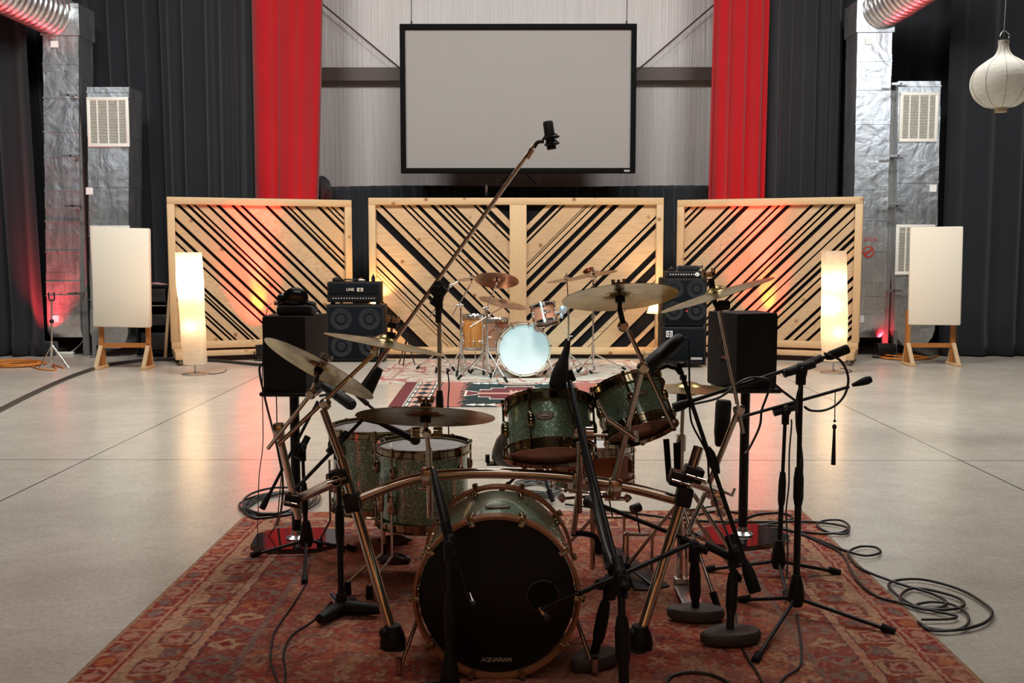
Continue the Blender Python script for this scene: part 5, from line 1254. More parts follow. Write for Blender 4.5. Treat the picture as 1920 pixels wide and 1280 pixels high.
# kick pedals
for (u, v, nm) in ((1205,1088,'kick pedal on the rug right of the near bass drum'), (1152,1050,'second kick pedal linked behind the near bass drum')):
    c = G(u, v); t = thing('kick_pedal', 'chrome and black '+nm, 'pedal', c)
    part(MB().box((0,.0,.04), (.085,.3,.012), M.Translation(c) @ M.Rotation(.5,4,'Z') @ M.Rotation(.18,4,'X'), b=.004).box(c+V((0,0,.012)), (.12,.34,.01), b=.003), 'footboard', BLACKM, t)
    part(MB().cyl(c+V((-.06,.12,.01)), c+V((-.06,.12,.2)), .008).cyl(c+V((.06,.12,.01)), c+V((.06,.12,.2)), .008).cyl(c+V((-.08,.12,.19)), c+V((.08,.12,.19)), .009), 'pedal_frame', CHROMEW, t)
    part(MB().cyl(c+V((0,.12,.19)), c+V((-.03,.05,.33)), .004).cyl(c+V((-.05,.04,.33)), c+V((-.01,.06,.34)), .022), 'beater', BLACKM, t)
# ================================================================ loudspeakers on poles
def pa(side, uc, x0, x1, vt, vb, Yb, label, lab2, lab3, rot, vbase):
    t = thing('loudspeaker_stand', lab2, 'speaker stand', G(uc, vbase)); base = G(uc, vbase); Y = base.y
    zt = P(uc, vb, Y).z
    # heavy gloss base plate with clipped corners
    w, d = .225, .20; poly = [(-w,-d*.55),(-w*.55,-d),(w*.55,-d),(w,-d*.55),(w,d*.55),(w*.55,d),(-w*.55,d),(-w,d*.55)]
    R_ = M.Translation(base+V((0,0,.009))) @ M.Rotation(rot, 4, 'Z')
    part(MB().prism(poly, .022, R_), 'base_plate', simple('gloss_black_plate', (.012,.012,.012), .06, coat=1), t)
    part(MB().lathe([(.055,0),(.055,.006),(.03,.02),(.024,.05)], M.Translation(base+V((0,0,.031))), 24), 'flange', STEEL, t)
    part(MB().cyl(base+V((0,0,.03)), (base.x, Y, zt-.02), .025, n=20), 'pole', BLACKM, t)
    part(MB().box((base.x, Y, zt-.012), ((x1-x0)/1900*Y*1.0, .3, .024), b=.01), 'top_plate', BLACKM, t)
    a, b = P(x0, vb, Y), P(x1, vt, Y); cx = (a.x+b.x)/2; W_ = (b.x-a.x)*.92; hh = b.z-a.z
    s = thing('loudspeaker', label, 'loudspeaker', (cx, Y, zt))
    # tapered body, wide grille away from the camera
    bw, fw_ = W_*.80, W_*1.0; dp = .28
    poly = [(-bw/2,-dp/2),(bw/2,-dp/2),(fw_/2,dp/2-.06),(fw_/2,dp/2),(-fw_/2,dp/2),(-fw_/2,dp/2-.06)]
    Rm = M.Translation((cx, Y, zt)) @ M.Rotation(-.12 if side == 'L' else .26, 4, 'Z')
    mb = MB(); pr = [(1-.03, 0), (1, .012), (1, hh-.012), (1-.03, hh)]; n = len(poly)
    for sc, z in pr: mb.v += [Rm @ V((p[0]*sc, p[1]*sc, z)) for p in poly]
    for k in range(3):
        for i in range(n): mb.f.append((k*n+i, k*n+(i+1)%n, (k+1)*n+(i+1)%n, (k+1)*n+i))
    mb.f += [tuple(range(n-1,-1,-1)), tuple(3*n+i for i in range(n))]
    part(mb, 'speaker_box', simple('speaker_box_black', (.007,.007,.008), .6, sc=200, bump=.3, spec=.3), s, ang=30)
    part(MB().box((0, dp/2+.004, hh/2), (fw_-.03, .008, hh-.04), Rm, b=.003), 'grille', GRILLE, s)
    for z in (.35,.6,.8): part(MB().cyl(Rm @ V((-fw_/2*.88, 0, hh*z)), Rm @ V((-fw_/2*.97, 0, hh*z)), .008), 'side_screw', BLACKM, s)
    if side == 'R': part(MB().box((-fw_/2*.93, -.03, hh*.4), (.02, .05, .012), Rm @ M.Rotation(.1,4,'Z')), 'side_sticker', simple('red_sticker', (.25,.06,.05), .5), s)
    return cx, Y, a.z, b.z, zt, hh
Lx = pa('L', 557, 497, 604, 590, 728, 5.3, 'black loudspeaker at left with headphones lying on top', 'black pole stand with glossy base plate under the left loudspeaker', '', .1, 1019)
Rx = pa('R', 1392, 1339, 1452, 585, 722, 5.3, 'black loudspeaker at right, turned slightly, behind the boom microphone stands', 'black pole stand with glossy base plate under the right loudspeaker', '', .35, 1012)
# case + headphones on the left speaker
Y = Lx[1]; zt = Lx[4]+Lx[5]+.001; cx = P(552, 580, Y).x
mb = MB().box((cx+.015, Y, zt+.025), (.185,.16,.05), b=.015)
t = thing('black_pouch', 'black round-edged pouch under the headphones on the left loudspeaker', 'pouch', (cx, Y, zt)); part(mb, 'pouch_body', BLACKCLOTH, t); part(MB().tube([V((cx+.1,Y,zt+.045)), V((cx+.125,Y-.02,zt+.03)), V((cx+.14,Y-.02,zt+.012))], .004, 6), 'strap', BLACKCLOTH, t)
z = zt+.052; t = thing('headphones', 'black over-ear headphones resting on the left loudspeaker', 'headphones', (cx, Y, z))
c1_ = V((cx+.012, Y-.02, z+.038)); part(MB().lathe([(.001,-.02),(.04,-.02),(.052,-.008),(.052,.008),(.036,.02),(.001,.02)], frame(c1_, (.12,-1,.1)) @ M.Diagonal((1.25,1.0,1,1)), 28), 'ear_cup', BLACKG, t)
c2_ = V((cx-.062, Y-.01, z+.02)); part(MB().lathe([(.001,-.02),(.034,-.02),(.04,-.008),(.04,.008),(.03,.02),(.001,.02)], frame(c2_, (-.9,-.5,.1)), 28), 'ear_cup', BLACKG, t)
part(MB().tube(smooth_path([c2_+V((-.01,.02,-.02)), V((cx-.09,Y+.06,z)), V((cx-.02,Y+.11,z+.01)), V((cx+.08,Y+.08,z+.005)), V((cx+.1,Y+.0,z+.0)), c1_+V((.04,.0,-.025))]), .009, 8), 'headband', BLACK, t)
part(MB().cyl(c2_+V((-.04,0,-.01)), c2_+V((-.02,0,-.01)), .012), 'yoke', CHROMEW, t)
part(MB().tube(smooth_path([c2_+V((-.05,-.02,-.01)), P(500,585,Y-.1), P(494,640,Y-.12), P(492,730,Y-.1), P(493,830,Y-.1), P(486,890,5.2), P(484,960,5.3), G(484,1000,.02), G(498,1020,.016)]), .0025, 6), 'headphone_cord', CABLEM, t)
tag(part(MB().tube(smooth_path([P(502,682,Y-.1), P(490,683,Y-.14), P(487,700,Y-.14), P(500,760,Y-.12), P(513,810,5.1), P(522,850,5.1), P(530,900,5.2), P(528,950,5.3), G(520,985,.02)]), .006, 8), 'speaker_cable', CABLEM), 'black cable hanging from the back of the left loudspeaker', 'cable')
tag(part(MB().tube(smooth_path([P(518,730,Y), P(519,790,Y-.05), P(518,830,Y), P(528,870,5.2), P(524,930,5.3), P(518,980,5.3), G(500,1010,.016)]), .003, 6), 'thin_lead', CABLEM), 'thin grey lead dangling below the left loudspeaker', 'cable')
# ================================================================ microphones and stands
def mic(label, a, b, r, kind='pencil', mt=None):
    """a: body end (cable side), b: grille end"""
    a, b = V(a), V(b); d = (b-a); L = d.length; F_ = frame(a, d)
    t = thing('microphone', label, 'microphone', a); mt = mt or BLACK
    if kind == 'large':
        part(MB().lathe([(.001,0),(r*.7,.0),(r*.82,.01),(r,L*.3),(r,L*.62),(r*1.0,L*.62)], F_, 24), 'body', mt, t)
        part(MB().lathe([(r*1.02,L*.62),(r*1.02,L*.93),(r*.85,L),(.001,L)], F_, 24), 'grille', simple('mic_mesh', (.03,.03,.03), .5, .5, sc=600, bump=.6), t)
    elif kind == 'foam':
        part(MB().lathe([(.001,0),(r*.25,.0),(r*.35,L*.1),(r*.55,L*.38),(r*.9,L*.6),(r,L*.72),(r*.98,L*.95),(r*.8,L),(.001,L)], F_, 28), 'foam_body', simple('mic_foam', (.01,.01,.011), .95, sc=300, bump=.8), t)
    elif kind == 'ball':
        part(MB().lathe([(.001,0),(r*.5,0),(r*.75,L*.75),(.001,L*.78)], F_, 20), 'body', mt, t); part(MB().ball((0,0,L*.85), (r,r,r*1.05), F_, 18), 'grille', simple('mic_mesh', (.03,.03,.03), .5, .5, sc=600, bump=.6), t)
    else:
        part(MB().lathe([(.001,0),(r*.7,0),(r*.8,L*.3),(r,L*.55),(r,L*.97),(r*.7,L),(.001,L)], F_, 20), 'body', mt, t)
    return t
def mstand(label, base, clutch, bend, btip, boom_r=.008, legs=None, basekind='tripod', weight=None, chrome=False, Yb=(None,None), sleeve=True, post_r=.0125):
    """base,clutch: world points; bend = counterweight end, btip = microphone end of the boom"""
    base, clutch = V(base), V(clutch); t = thing('microphone_stand', label, 'microphone stand', base)
    mt = CHROMEW if chrome else BLACKM
    jt = base.lerp(clutch, .52)
    part(MB().cyl(base+V((0,0,.03)), jt, post_r, n=14).cyl(jt, clutch, post_r*.72, n=12), 'pole', mt, t)
    part(MB().lathe([(post_r*1.1,-.08),(post_r*1.45,-.05),(post_r*1.45,.03),(post_r*1.05,.08)], frame(jt, clutch-base), 16), 'height_collar', BLACK, t)
    if bend is not None:
        a, b = V(bend), V(btip); d = (b-a).normalized()
        part(MB().cyl(a, b, boom_r, n=12), 'boom', mt, t)
        part(MB().ball(clutch, (.022,.03,.026)).cyl(clutch-V((0,0,.07)), clutch, post_r*1.45).cyl(clutch-d*.06, clutch+d*.06, boom_r*2.1).cyl(clutch+V((0,-.045,-.005)), clutch+V((0,.03,-.005)), .014), 'clutch', BLACK, t)
        if weight: part(MB().lathe([(boom_r*1.2,0),(weight*.8,.03),(weight,.06),(weight,weight*5),(weight*.9,weight*5.3)], frame(a+d*weight*4.2, -d), 18), 'counterweight', RUBBER, t)
    if basekind == 'tripod':
        hub = base+V((0,0,.10)); part(MB().lathe([(.026,-.065),(.036,-.03),(.03,.02),(.018,.07)], M.Translation(hub), 18), 'hub', BLACK, t)
        for f in legs:
            f = V(f); d = (f-hub).normalized()
            L_ = part(MB().cyl(hub-V((0,0,.03)), f, .0085, n=12), 'leg', mt if not chrome else CHROME, t)
            part(MB().cyl(f-d*.05, f+d*.004, .0155, n=14), 'rubber_foot', RUBBER, L_)
    elif basekind == 'flat':
        for f in legs:
            f = V(f); c0 = base+V((0,0,.03)); d = (f-c0); d.z = 0; L = d.length; d.normalize()
            part(MB().lathe([(.001,0),(.03,.01),(.028,L*.6),(.02,L*.95),(.001,L)], frame(c0+V((0,0,0)), d) @ M.Diagonal((1,1,1,1)), 16), 'leg', BLACK, t)
        part(MB().cyl(base+V((0,0,.004)), base+V((0,0,.09)), .034, .02, n=20), 'hub', BLACK, t)
    elif basekind == 'block':
        ang, sx, sy = legs
        poly = [(-sx,-sy*.1)] + [(sx*math.sin(a_)*1.0, -sy*(.1+.75*math.cos(a_))) for a_ in np.linspace(-1.25,1.25,11)] + [(sx,-sy*.05),(sx*.92,sy*.3),(sx*.45,sy*.75),(0,sy*.85),(-sx*.5,sy*.55)]
        R_ = M.Translation(base+V((0,0,.010))) @ M.Rotation(ang, 4, 'Z'); mb = MB(); n = len(poly)
        for sc, z in ((.97,0),(1,.008),(1,.034),(.93,.042)): mb.v += [R_ @ V((p[0]*sc, p[1]*sc, z)) for p in poly]
        for k in range(3):
            for i in range(n): mb.f.append((k*n+i, k*n+(i+1)%n, (k+1)*n+(i+1)%n, (k+1)*n+i))
        mb.f += [tuple(range(n-1,-1,-1)), tuple(3*n+i for i in range(n))]
        b = part(mb, 'weighted_base', simple('cast_base_black', (.05,.048,.045), .5, sc=90, bump=.3), t)
        mb = MB(); q = [(.028*math.cos(a_), .014*math.sin(a_)) for a_ in np.linspace(0,2*pi,20,endpoint=False)]
        R2 = R_ @ M.Translation((-sx*.45,-sy*.25,.0425))
        for i in range(20):
            j = (i+1) % 20; mb.add([(*q[i],0),(*q[j],0),(q[j][0]*.8,q[j][1]*.8,0),(q[i][0]*.8,q[i][1]*.8,0)], [(0,1,2,3)], R2)
        mb.box((0,0,0),(.03,.005,.001),R2).box((0,.006,0),(.02,.003,.001),R2)
        part(mb, 'base_emblem', simple('grey_emblem', (.14,.13,.12), .5), b, smooth=False)
    return t
# S1 tall overhead
Yq = 5.75; b = V((P(826,985,Yq).x, Yq, .01))
t = mstand('tall chrome overhead boom stand reaching over both kits, behind the ride', b, P(823,556,Yq), P(668,738,Yq), P(1002,272,Yq), .0115, [b+V((math.cos(a)*.3, math.sin(a)*.3, .004)) for a in (.4,2.5,4.6)], chrome=True, weight=None, post_r=.0155)
part(MB().box(P(822,548,Yq), (.06,.05,.12), frame((0,0,0),(0,0,1)), b=.02).cyl(P(822,556,Yq), P(822,605,Yq), .021, .017).cyl(P(818,545,Yq)-V((0,.06,0)), P(818,545,Yq), .03), 'boom_clamp', BLACK, t)
a_, b_ = P(712,690,Yq), P(684,738,Yq); part(MB().lathe([(.022,0),(.028,.03),(.044,(b_-a_).length),(.03,(b_-a_).length+.01)], frame(a_, b_-a_), 20).cyl(P(700,718,Yq), P(707,716,Yq-.02), .006), 'counterweight', RUBBER, t)
part(MB().cyl(P(988,297,Yq), P(998,280,Yq), .017), 'end_collar', CHROMEW, t)
mm = thing('studio_microphone', 'black condenser microphone in a shock mount at the top of the overhead boom', 'microphone', P(1032,282,Yq))
d = (P(1028,231,Yq)-P(1033,268,Yq)).normalized()
part(MB().cyl(P(1034.5,280,Yq), P(1031,256,Yq), .026, n=20), 'body', BLACK, mm)
part(MB().lathe([(.029,0),(.029,.075),(.025,.085),(.001,.086)], frame(P(1031,256,Yq), d), 20), 'grille', simple('dark_mesh', (.05,.045,.045), .4, .6, sc=500, bump=.6), mm)
mb = MB()
for v_, rr in ((258,.044),(270,.038)):
    q = P(1033 if v_ < 262 else 1035, v_, Yq); F_ = frame(q, d); mb.tube([F_ @ V((rr*math.cos(x), rr*math.sin(x), 0)) for x in np.linspace(0,2*pi,24,endpoint=False)], .006, 6, closed=True)
    for k in range(6): mb.cyl(F_ @ V((rr*math.cos(k*pi/3), rr*math.sin(k*pi/3), 0)), F_ @ V((rr*.65*math.cos(k*pi/3+.3), rr*.65*math.sin(k*pi/3+.3), .02)), .004, n=6)
mb.tube(smooth_path([P(1020,265,Yq), P(1010,266,Yq), P(1005,270,Yq), P(1001,277,Yq)]), .011, 8)
part(mb, 'shock_mount', BLACK, mm)
tag(part(MB().tube(smooth_path([P(838,690,Yq-.05), P(842,720,Yq-.05), P(840,760,Yq-.05), P(842,850,Yq-.05), P(840,930,Yq), G(845,985,.02)]), .004, 6), 'microphone_cable', CABLEM), 'thin black cable hanging beside the tall overhead stand', 'cable')
# S2
b = G(575,1037,.01); t = mstand('left tripod microphone stand straddling the base of the left loudspeaker stand', b, P(567,838,5.05), P(494,948,4.9), P(596,752,5.15), .008, [G(472,1041,.016), G(666,1030,.016), G(571,1091,.016)], weight=.016)
mic('black microphone below the steeply tilted crash at left', P(607,722,4.95), P(661,760,4.8), .028, 'large')
tag(part(MB().tube(smooth_path([P(600,740,5.1), P(640,735,4.95), P(662,731,4.8), P(672,738,4.8), P(690,758,4.8), P(706,768,4.9), P(740,800,5.0)]), [.005]*12+[.012]*37, 8), 'microphone_cable', CABLEM), 'black microphone cable with plug arching behind the wide ride', 'cable') if False else tag(part(MB().tube(smooth_path([P(600,742,5.1), P(640,735,4.95), P(662,731,4.8), P(672,738,4.8), P(692,760,4.8), P(706,770,4.9)]), .007, 8).cyl(P(665,735,4.8), P(690,758,4.8), .013), 'microphone_cable', CABLEM), 'black microphone cable with plug arching behind the wide ride', 'cable')
# S3
b = G(640,1150,.01); t = mstand('black microphone stand with low cast feet, left of the near bass drum', b, P(634,830,4.3), P(553,918,4.2), P(690,776,4.45), .008, [G(597,1166,.03), G(716,1147,.03), G(664,1130,.03)], 'flat', post_r=.0135)
part(MB().cyl(G(626,1118,.03), G(640,1136,.035), .022), 'chrome_cap', CHROME, t)
mic('black microphone pointing at the near floor tom head, under the ride', P(712,792,4.5), P(790,830,4.5), .024, 'ball')
part(MB().cyl(P(676,785,4.45), P(714,794,4.5), .008), 'boom_extension', BLACKM, t)
for (pp_, lab) in (([G(575,1094,.014), G(570,1100,.014), G(548,1135,.014), G(517,1180,.014), G(510,1205,.014), G(508,1240,.014), G(525,1290,.014)], 'left one of two dark cables crossing the rug at the left'), ([P(645,1100,4.2), G(640,1108,.02), G(590,1160,.014), G(548,1190,.014), G(532,1225,.014), G(535,1260,.014), G(532,1300,.014)], 'right one of two dark cables crossing the rug at the left')):
    tag(part(MB().tube(smooth_path(pp_), .0042, 7), 'floor_cable', CABLEM), lab, 'cable')
# S4 (right front tripod)
b = G(1492,1150,.01); t = mstand('tall black tripod microphone stand nearest the right edge of the rug', b, P(1502,690,4.3), P(1572,661,4.35), P(1262,763,4.35), .0085, [G(1676,1184,.016), G(1416,1238,.016), G(1387,1124,.016)], post_r=.015)
part(MB().lathe([(.012,0),(.020,.02),(.021,.10),(.017,.105)], frame(P(1548,670,4.35), P(1594,652,4.35)-P(1548,670,4.35)), 18), 'counterweight', RUBBER, t)
part(MB().cyl(P(1470,701,4.32), P(1540,671,4.36), .017), 'clutch_bar', BLACK, t)
wr = [P(u, v, 4.33) for u, v in ((1545,662),(1575,675),(1590,705),(1586,735),(1570,757),(1545,769),(1520,769),(1508,762))]
tag(part(MB().tube(smooth_path(wr), .0055, 8).tube(smooth_path([P(1540,668,4.33),P(1516,685,4.3),P(1510,705,4.3),P(1500,725,4.28),P(1494,750,4.28),P(1494,800,4.28),P(1502,840,4.28),P(1504,880,4.28),P(1496,930,4.28)]), .005, 8), 'microphone_cable', CABLEM), 'black cable looping down from the rightmost tall microphone stand', 'cable')
tag(part(MB().tube(smooth_path([P(1260,765,4.33), P(1300,757,4.33), P(1340,748,4.33), P(1360,738,4.33), P(1385,718,4.33), P(1410,708,4.33), P(1440,712,4.33), P(1470,735,4.33), P(1500,757,4.3)]), .0055, 8), 'microphone_cable', CABLEM), 'black cable wrapped along the boom toward the hi-hat', 'cable')
tag(part(MB().tube(smooth_path([P(1443,702,4.5), P(1446,718,4.5), P(1435,750,4.5), P(1428,770,4.5), P(1424,800,4.5), P(1405,840,4.6), P(1398,848,4.7)]), .0055, 8), 'microphone_cable', CABLEM), 'black cable curving down beside the right loudspeaker pole', 'cable')
mic('small black microphone at the left end of the hi-hat boom', P(1300,752,4.33), P(1262,765,4.33), .022)
# S5
b = G(1459,1078,.01); t = mstand('shorter black tripod microphone stand left of the tall right one', b, P(1473,768,4.85), P(1592,725,4.85), P(1395,780,4.85), .008, [G(1322,1068,.016), G(1573,1073,.016), G(1476,1122,.016)], post_r=.0125)
part(MB().lathe([(.008,0),(.018,.05),(.020,.075),(.015,.095)], frame(P(1598,722,4.85), P(1632,711,4.85)-P(1598,722,4.85)), 18), 'counterweight', RUBBER, t)
mic('large black condenser microphone hanging beside the right loudspeaker pole', P(1352,836,4.75), P(1357,750,4.75), .037, 'large')
part(MB().cyl(P(1395,780,4.85), P(1362,800,4.76), .008), 'microphone_mount', BLACK, t)
tag(part(MB().tube(smooth_path([P(1484,786,4.8), P(1484,800,4.8), P(1480,850,4.8), P(1479,910,4.8), P(1474,960,4.8), P(1477,1020,4.7), P(1475,1090,4.6), G(1473,1130,.02)]), .004, 6), 'microphone_cable', CABLEM), 'black cable hanging between the two right tripod stands', 'cable')
t = thing('tassel', 'long dark tassel hanging from the shorter right boom', 'tassel', P(1564,870,4.85))
part(MB().tube([P(1566,733,4.85), P(1565,790,4.85)], .0025, 6).ball(P(1565,789,4.85), .007), 'tassel_cord', BLACKCLOTH, t)
mb = MB()
for k in range(14):
    a = 2*pi*k/14; q = V((math.cos(a)*.006, math.sin(a)*.006, 0)); mb.tube([P(1564.5,798,4.85)+q*.5, P(1563.5,835,4.85)+q, P(1562.5,871,4.85)+q*1.5], .0026, 5)
mb.ball(P(1564.5,800,4.85), (.011,.011,.014)); part(mb, 'tassel_skirt', BLACKCLOTH, t)
# S6: block-base stand holding the long diagonal boom
b = G(1368,1203,.01); t = mstand('heavy-based microphone stand at right holding a long slanting boom', b, P(1376,1030,4.0), P(1412,1098,4.0), P(1272,682,4.35), .0095, (.15,.125,.085), 'block', weight=.026, post_r=.016)
part(MB().lathe([(.010,0),(.020,.03),(.022,.08),(.013,.12)], frame(P(1327,838,4.2), P(1338,868,4.2)-P(1327,838,4.2)), 16), 'boom_collar', BLACK, t)
part(MB().tube([P(1276,700,4.34), P(1268,690,4.34), P(1250,685,4.33), P(1232,692,4.32)], .011, 8).cyl(P(1276,683,4.34), P(1284,684,4.32), .012), 'boom_joint', BLACK, t)
mic('black tom microphone with a tan collar near the right rack tom', P(1276,634,4.35), P(1205,696,4.2), .034, 'large')
part(MB().cyl(P(1262,646,4.34), P(1273,637,4.345), .026), 'tan_collar', simple('tan_collar', (.45,.26,.13), .5), t)
tag(part(MB().tube(smooth_path([P(1280,633,4.35), P(1290,640,4.35), P(1292,680,4.35), P(1293,740,4.33), P(1294,775,4.3), P(1300,800,4.28), P(1325,850,4.25), P(1330,900,4.2), P(1345,950,4.1), P(1375,1030,3.95)]), .0045, 8), 'microphone_cable', CABLEM), 'black cable dropping from the tan-collared microphone', 'cable')
# S7
b = G(1304,1160,.01); t = mstand('heavy-based stand in the middle of the right group, holding the low snare boom', b, P(1302,1022,4.15), P(1374,1046,4.1), P(1130,948,4.35), .0095, (-.1,.12,.08), 'block', post_r=.017)
part(MB().cyl(P(1322,1020,4.14), P(1374,1046,4.1), .018), 'clutch_bar', BLACK, t)
mic('brown-grey microphone low behind the bass drum, at the snare boom end', P(1128,950,4.35), P(1098,938,4.4), .026, 'large', simple('taupe_mic', (.10,.08,.07), .5))
# S9 kick boom
b = G(1112,1248,.01); t = mstand('heavy-based stand at the lower right of the bass drum, holding the kick boom', b, P(1143,1087,3.64), P(1292,1021,3.9), P(1086,1112,3.47), .0095, (.5,.105,.075), 'block', post_r=.0165)
mic('bronze-tipped microphone in the port of the near bass drum', P(1012,1138,3.48), P(1026,1160,3.47), .017, 'ball', CHROMEW)
part(MB().tube([P(1086,1112,3.47), P(1050,1125,3.47), P(1014,1142,3.47)], .006, 8), 'boom_tip', BLACKM, t)
mb = MB().box(P(1146,1066,3.64), (.03,.03,.03), b=.008); part(mb, 'clutch_knob', BLACK, t)
# S11 foam mic stand
b = V((P(1172,1250,3.28).x, 3.28, .01)); t = mstand('front heavy-based stand carrying the tall slanting foam-covered microphone', b, P(1164,1075,3.3), P(1172,1120,3.25), P(1068,715,4.05), .0095, (-.3,.09,.07), 'block', post_r=.018)
mic('large foam-covered microphone slanting in front of the far bass drum', P(1066,640,4.15), P(1043,727,4.05), .034, 'foam')
part(MB().cyl(P(1064,695,4.15), P(1072,715,4.15), .02).cyl(P(1061,690,4.14), P(1050,700,4.1), .008), 'microphone_clip', BLACK, t)
part(MB().tube([P(1068,715,4.05), P(1086,800,3.95), P(1098,850,3.88), P(1112,905,3.8), P(1122,965,3.7), P(1140,1030,3.45), P(1152,1062,3.35)], [.010,.012,.014,.018,.016,.016,.016], 10), 'wrapped_cable', CABLEM, t)
tag(part(MB().tube(smooth_path([P(1060,715,4.1), P(1066,760,4.1), P(1080,800,4.08), P(1092,850,4.0), P(1104,900,3.93)]), .0045, 6), 'microphone_cable', CABLEM), 'thin cable beside the foam-covered microphone boom', 'cable')
# S12 front left
b = V((P(843,1250,3.36).x, 3.36, .01)); t = mstand('black microphone stand right in front of the bass drum head', b, P(843,1012,3.36), P(820,912,3.45), P(880,1125,3.34), .0085, [b+V((math.cos(a)*.28, math.sin(a)*.28, .006)) for a in (-.3,-2.2,-3.9+.5)], post_r=.014)
part(MB().tube([P(812,880,3.5), P(822,925,3.44), P(834,975,3.4), P(843,1005,3.37)], [.010,.017,.019,.013], 10), 'wrapped_cable', CABLEM, t)
mic('silver-tipped small microphone before the left of the black drum head', P(881,1112,3.38), P(889,1136,3.34), .012, 'ball', CHROME)
# ================================================================ floor bits near the rug
rag('work_glove', G(742,1022)+V((0,0,.025)), (.075,.032,.026), 5, LEATHER, 'dark crumpled glove on the rug, the farther of two', 'glove')
rag('work_glove', G(741,1058)+V((0,0,.025)), (.070,.032,.026), 8, LEATHER, 'dark crumpled glove on the rug, the nearer of two', 'glove')
coil('cable_coil', 'black cable coiled at the left back corner of the rug', 'cable', G(522,948), .19, .30, 6, CABLEM, .0075, 9)
def fcable(pts, label, r=.0065, closed=False): 
    return tag(part(MB().tube(smooth_path([G(p[0], p[1], .016 if len(p) < 3 else p[2]) for p in pts], 8), r, 8), 'floor_cable', CABLEM), label, 'cable')
fcable([(1060,945),(1200,963),(1300,975),(1400,978),(1500,977),(1560,982),(1590,990),(1585,1000),(1555,998),(1532,985),(1545,976),(1575,975),(1592,986),(1580,997),(1545,1000),(1500,996)], 'black cable ending in a small flat loop off the right back corner of the rug')
fcable([(1395,973),(1420,964),(1460,961),(1485,968),(1475,976),(1420,985),(1400,990),(1470,992),(1530,1010),(1580,1030),(1620,1041),(1650,1036),(1642,1026),(1615,1024),(1594,1032),(1592,1042),(1615,1066),(1680,1092),(1740,1110),(1771,1125),(1770,1136),(1735,1142),(1695,1130),(1688,1118),(1705,1104),(1735,1104),(1790,1118),(1808,1132),(1790,1141),(1740,1141),(1700,1128),(1667,1100),(1680,1088),(1730,1086),(1800,1105),(1850,1135),(1860,1153),(1840,1170),(1790,1181),(1745,1178),(1722,1166)], 'long black cable with a loose coil on the concrete right of the rug', .0068)
fcable([(1400,986),(1450,985),(1500,1000),(1550,1022),(1580,1040),(1605,1085),(1640,1115),(1685,1129),(1720,1138),(1775,1150),(1794,1155),(1780,1160),(1728,1161)], 'black cable snaking over the right border of the rug', .006)
fcable([(1712,1138),(1722,1132),(1750,1128),(1785,1133),(1812,1150),(1815,1168),(1795,1180),(1750,1182),(1730,1174)], 'inner loop of black cable beside the right edge of the rug', .006)
fcable([(1290,1003),(1350,985),(1400,965),(1345,958),(1300,965),(1260,962),(1330,950),(1362,944)], 'tangled black cable behind the right loudspeaker stand')
fcable([(1494,1150),(1500,1190),(1503,1225),(1498,1250),(1470,1270),(1450,1300)], 'thin cable trailing from the tall right tripod stand', .0045)
fcable([(1380,1150,.05),(1385,1195),(1400,1230),(1420,1260),(1440,1300)], 'thin cable beside the heavy-based stand with the long boom', .0045)
fcable([(1245,1290),(1258,1268),(1290,1260),(1330,1264),(1360,1276),(1380,1295)], 'black cable arc at the bottom edge of the picture', .006)
# ================================================================ light
w = bpy.data.worlds.new('room_air'); S.world = w; w.use_nodes = True
w.node_tree.nodes['Background'].inputs[1].default_value = 0
for x in (-4.6, 0, 4.6):
    lamp('AREA', 'ceiling_work_light', (x, 9.0, 7.3), 400, (1,.97,.90), (x*1.15, 13.4, 0), shape='RECTANGLE', size=2.4, size_y=1.2)
lamp('AREA', 'ceiling_light_over_seats', (0, 3.0, 7.6), 75, (1,.90,.80), (0, 5.5, 0), shape='RECTANGLE', size=6, size_y=2)
for x in (-4, 0, 4): lamp('AREA', 'rear_tungsten_light', (x, -5.5, 4.6), 46, (1,.66,.36), (x*.6, -6.9, 2.0), shape='RECTANGLE', size=1.2, size_y=.6)
lamp('AREA', 'added_kit_fill', (0, -1.5, 7.6), 45, (1,.93,.84), (0, 3.5, 0), shape='RECTANGLE', size=4, size_y=1.5)  # unseen neutral fill, added behind the camera to brighten the near toms
lamp('SPOT', 'stage_spot', (-1.9, 5.2, 4.6), 1700, (.38,.90,1), (.12, 12.3, .45), spot_size=math.radians(17), spot_blend=.6, shadow_soft_size=.12)
lamp('SPOT', 'duct_spot', (9.6, 1.2, 6.3), 480, (.90,.95,1), (5.0, 14.9, 3.9), spot_size=math.radians(22), spot_blend=1, shadow_soft_size=.4)
lamp('SPOT', 'duct_spot', (-9.4, 1.2, 5.6), 260, (.90,.95,1), (-6.5, 14.9, 3.2), spot_size=math.radians(15), spot_blend=.8, shadow_soft_size=.7)
lamp('SPOT', 'red_pipe_beam', G(1785,664)+V((0,-1.2,.2)), 1400, (1,.03,.04), P(1720,-20,14.2), spot_size=math.radians(17), spot_blend=.9, shadow_soft_size=.06)
lamp('SPOT', 'red_pipe_beam', G(40,664)+V((0,-1.2,.2)), 900, (1,.03,.04), P(55,10,14.3), spot_size=math.radians(19), spot_blend=.9, shadow_soft_size=.06)
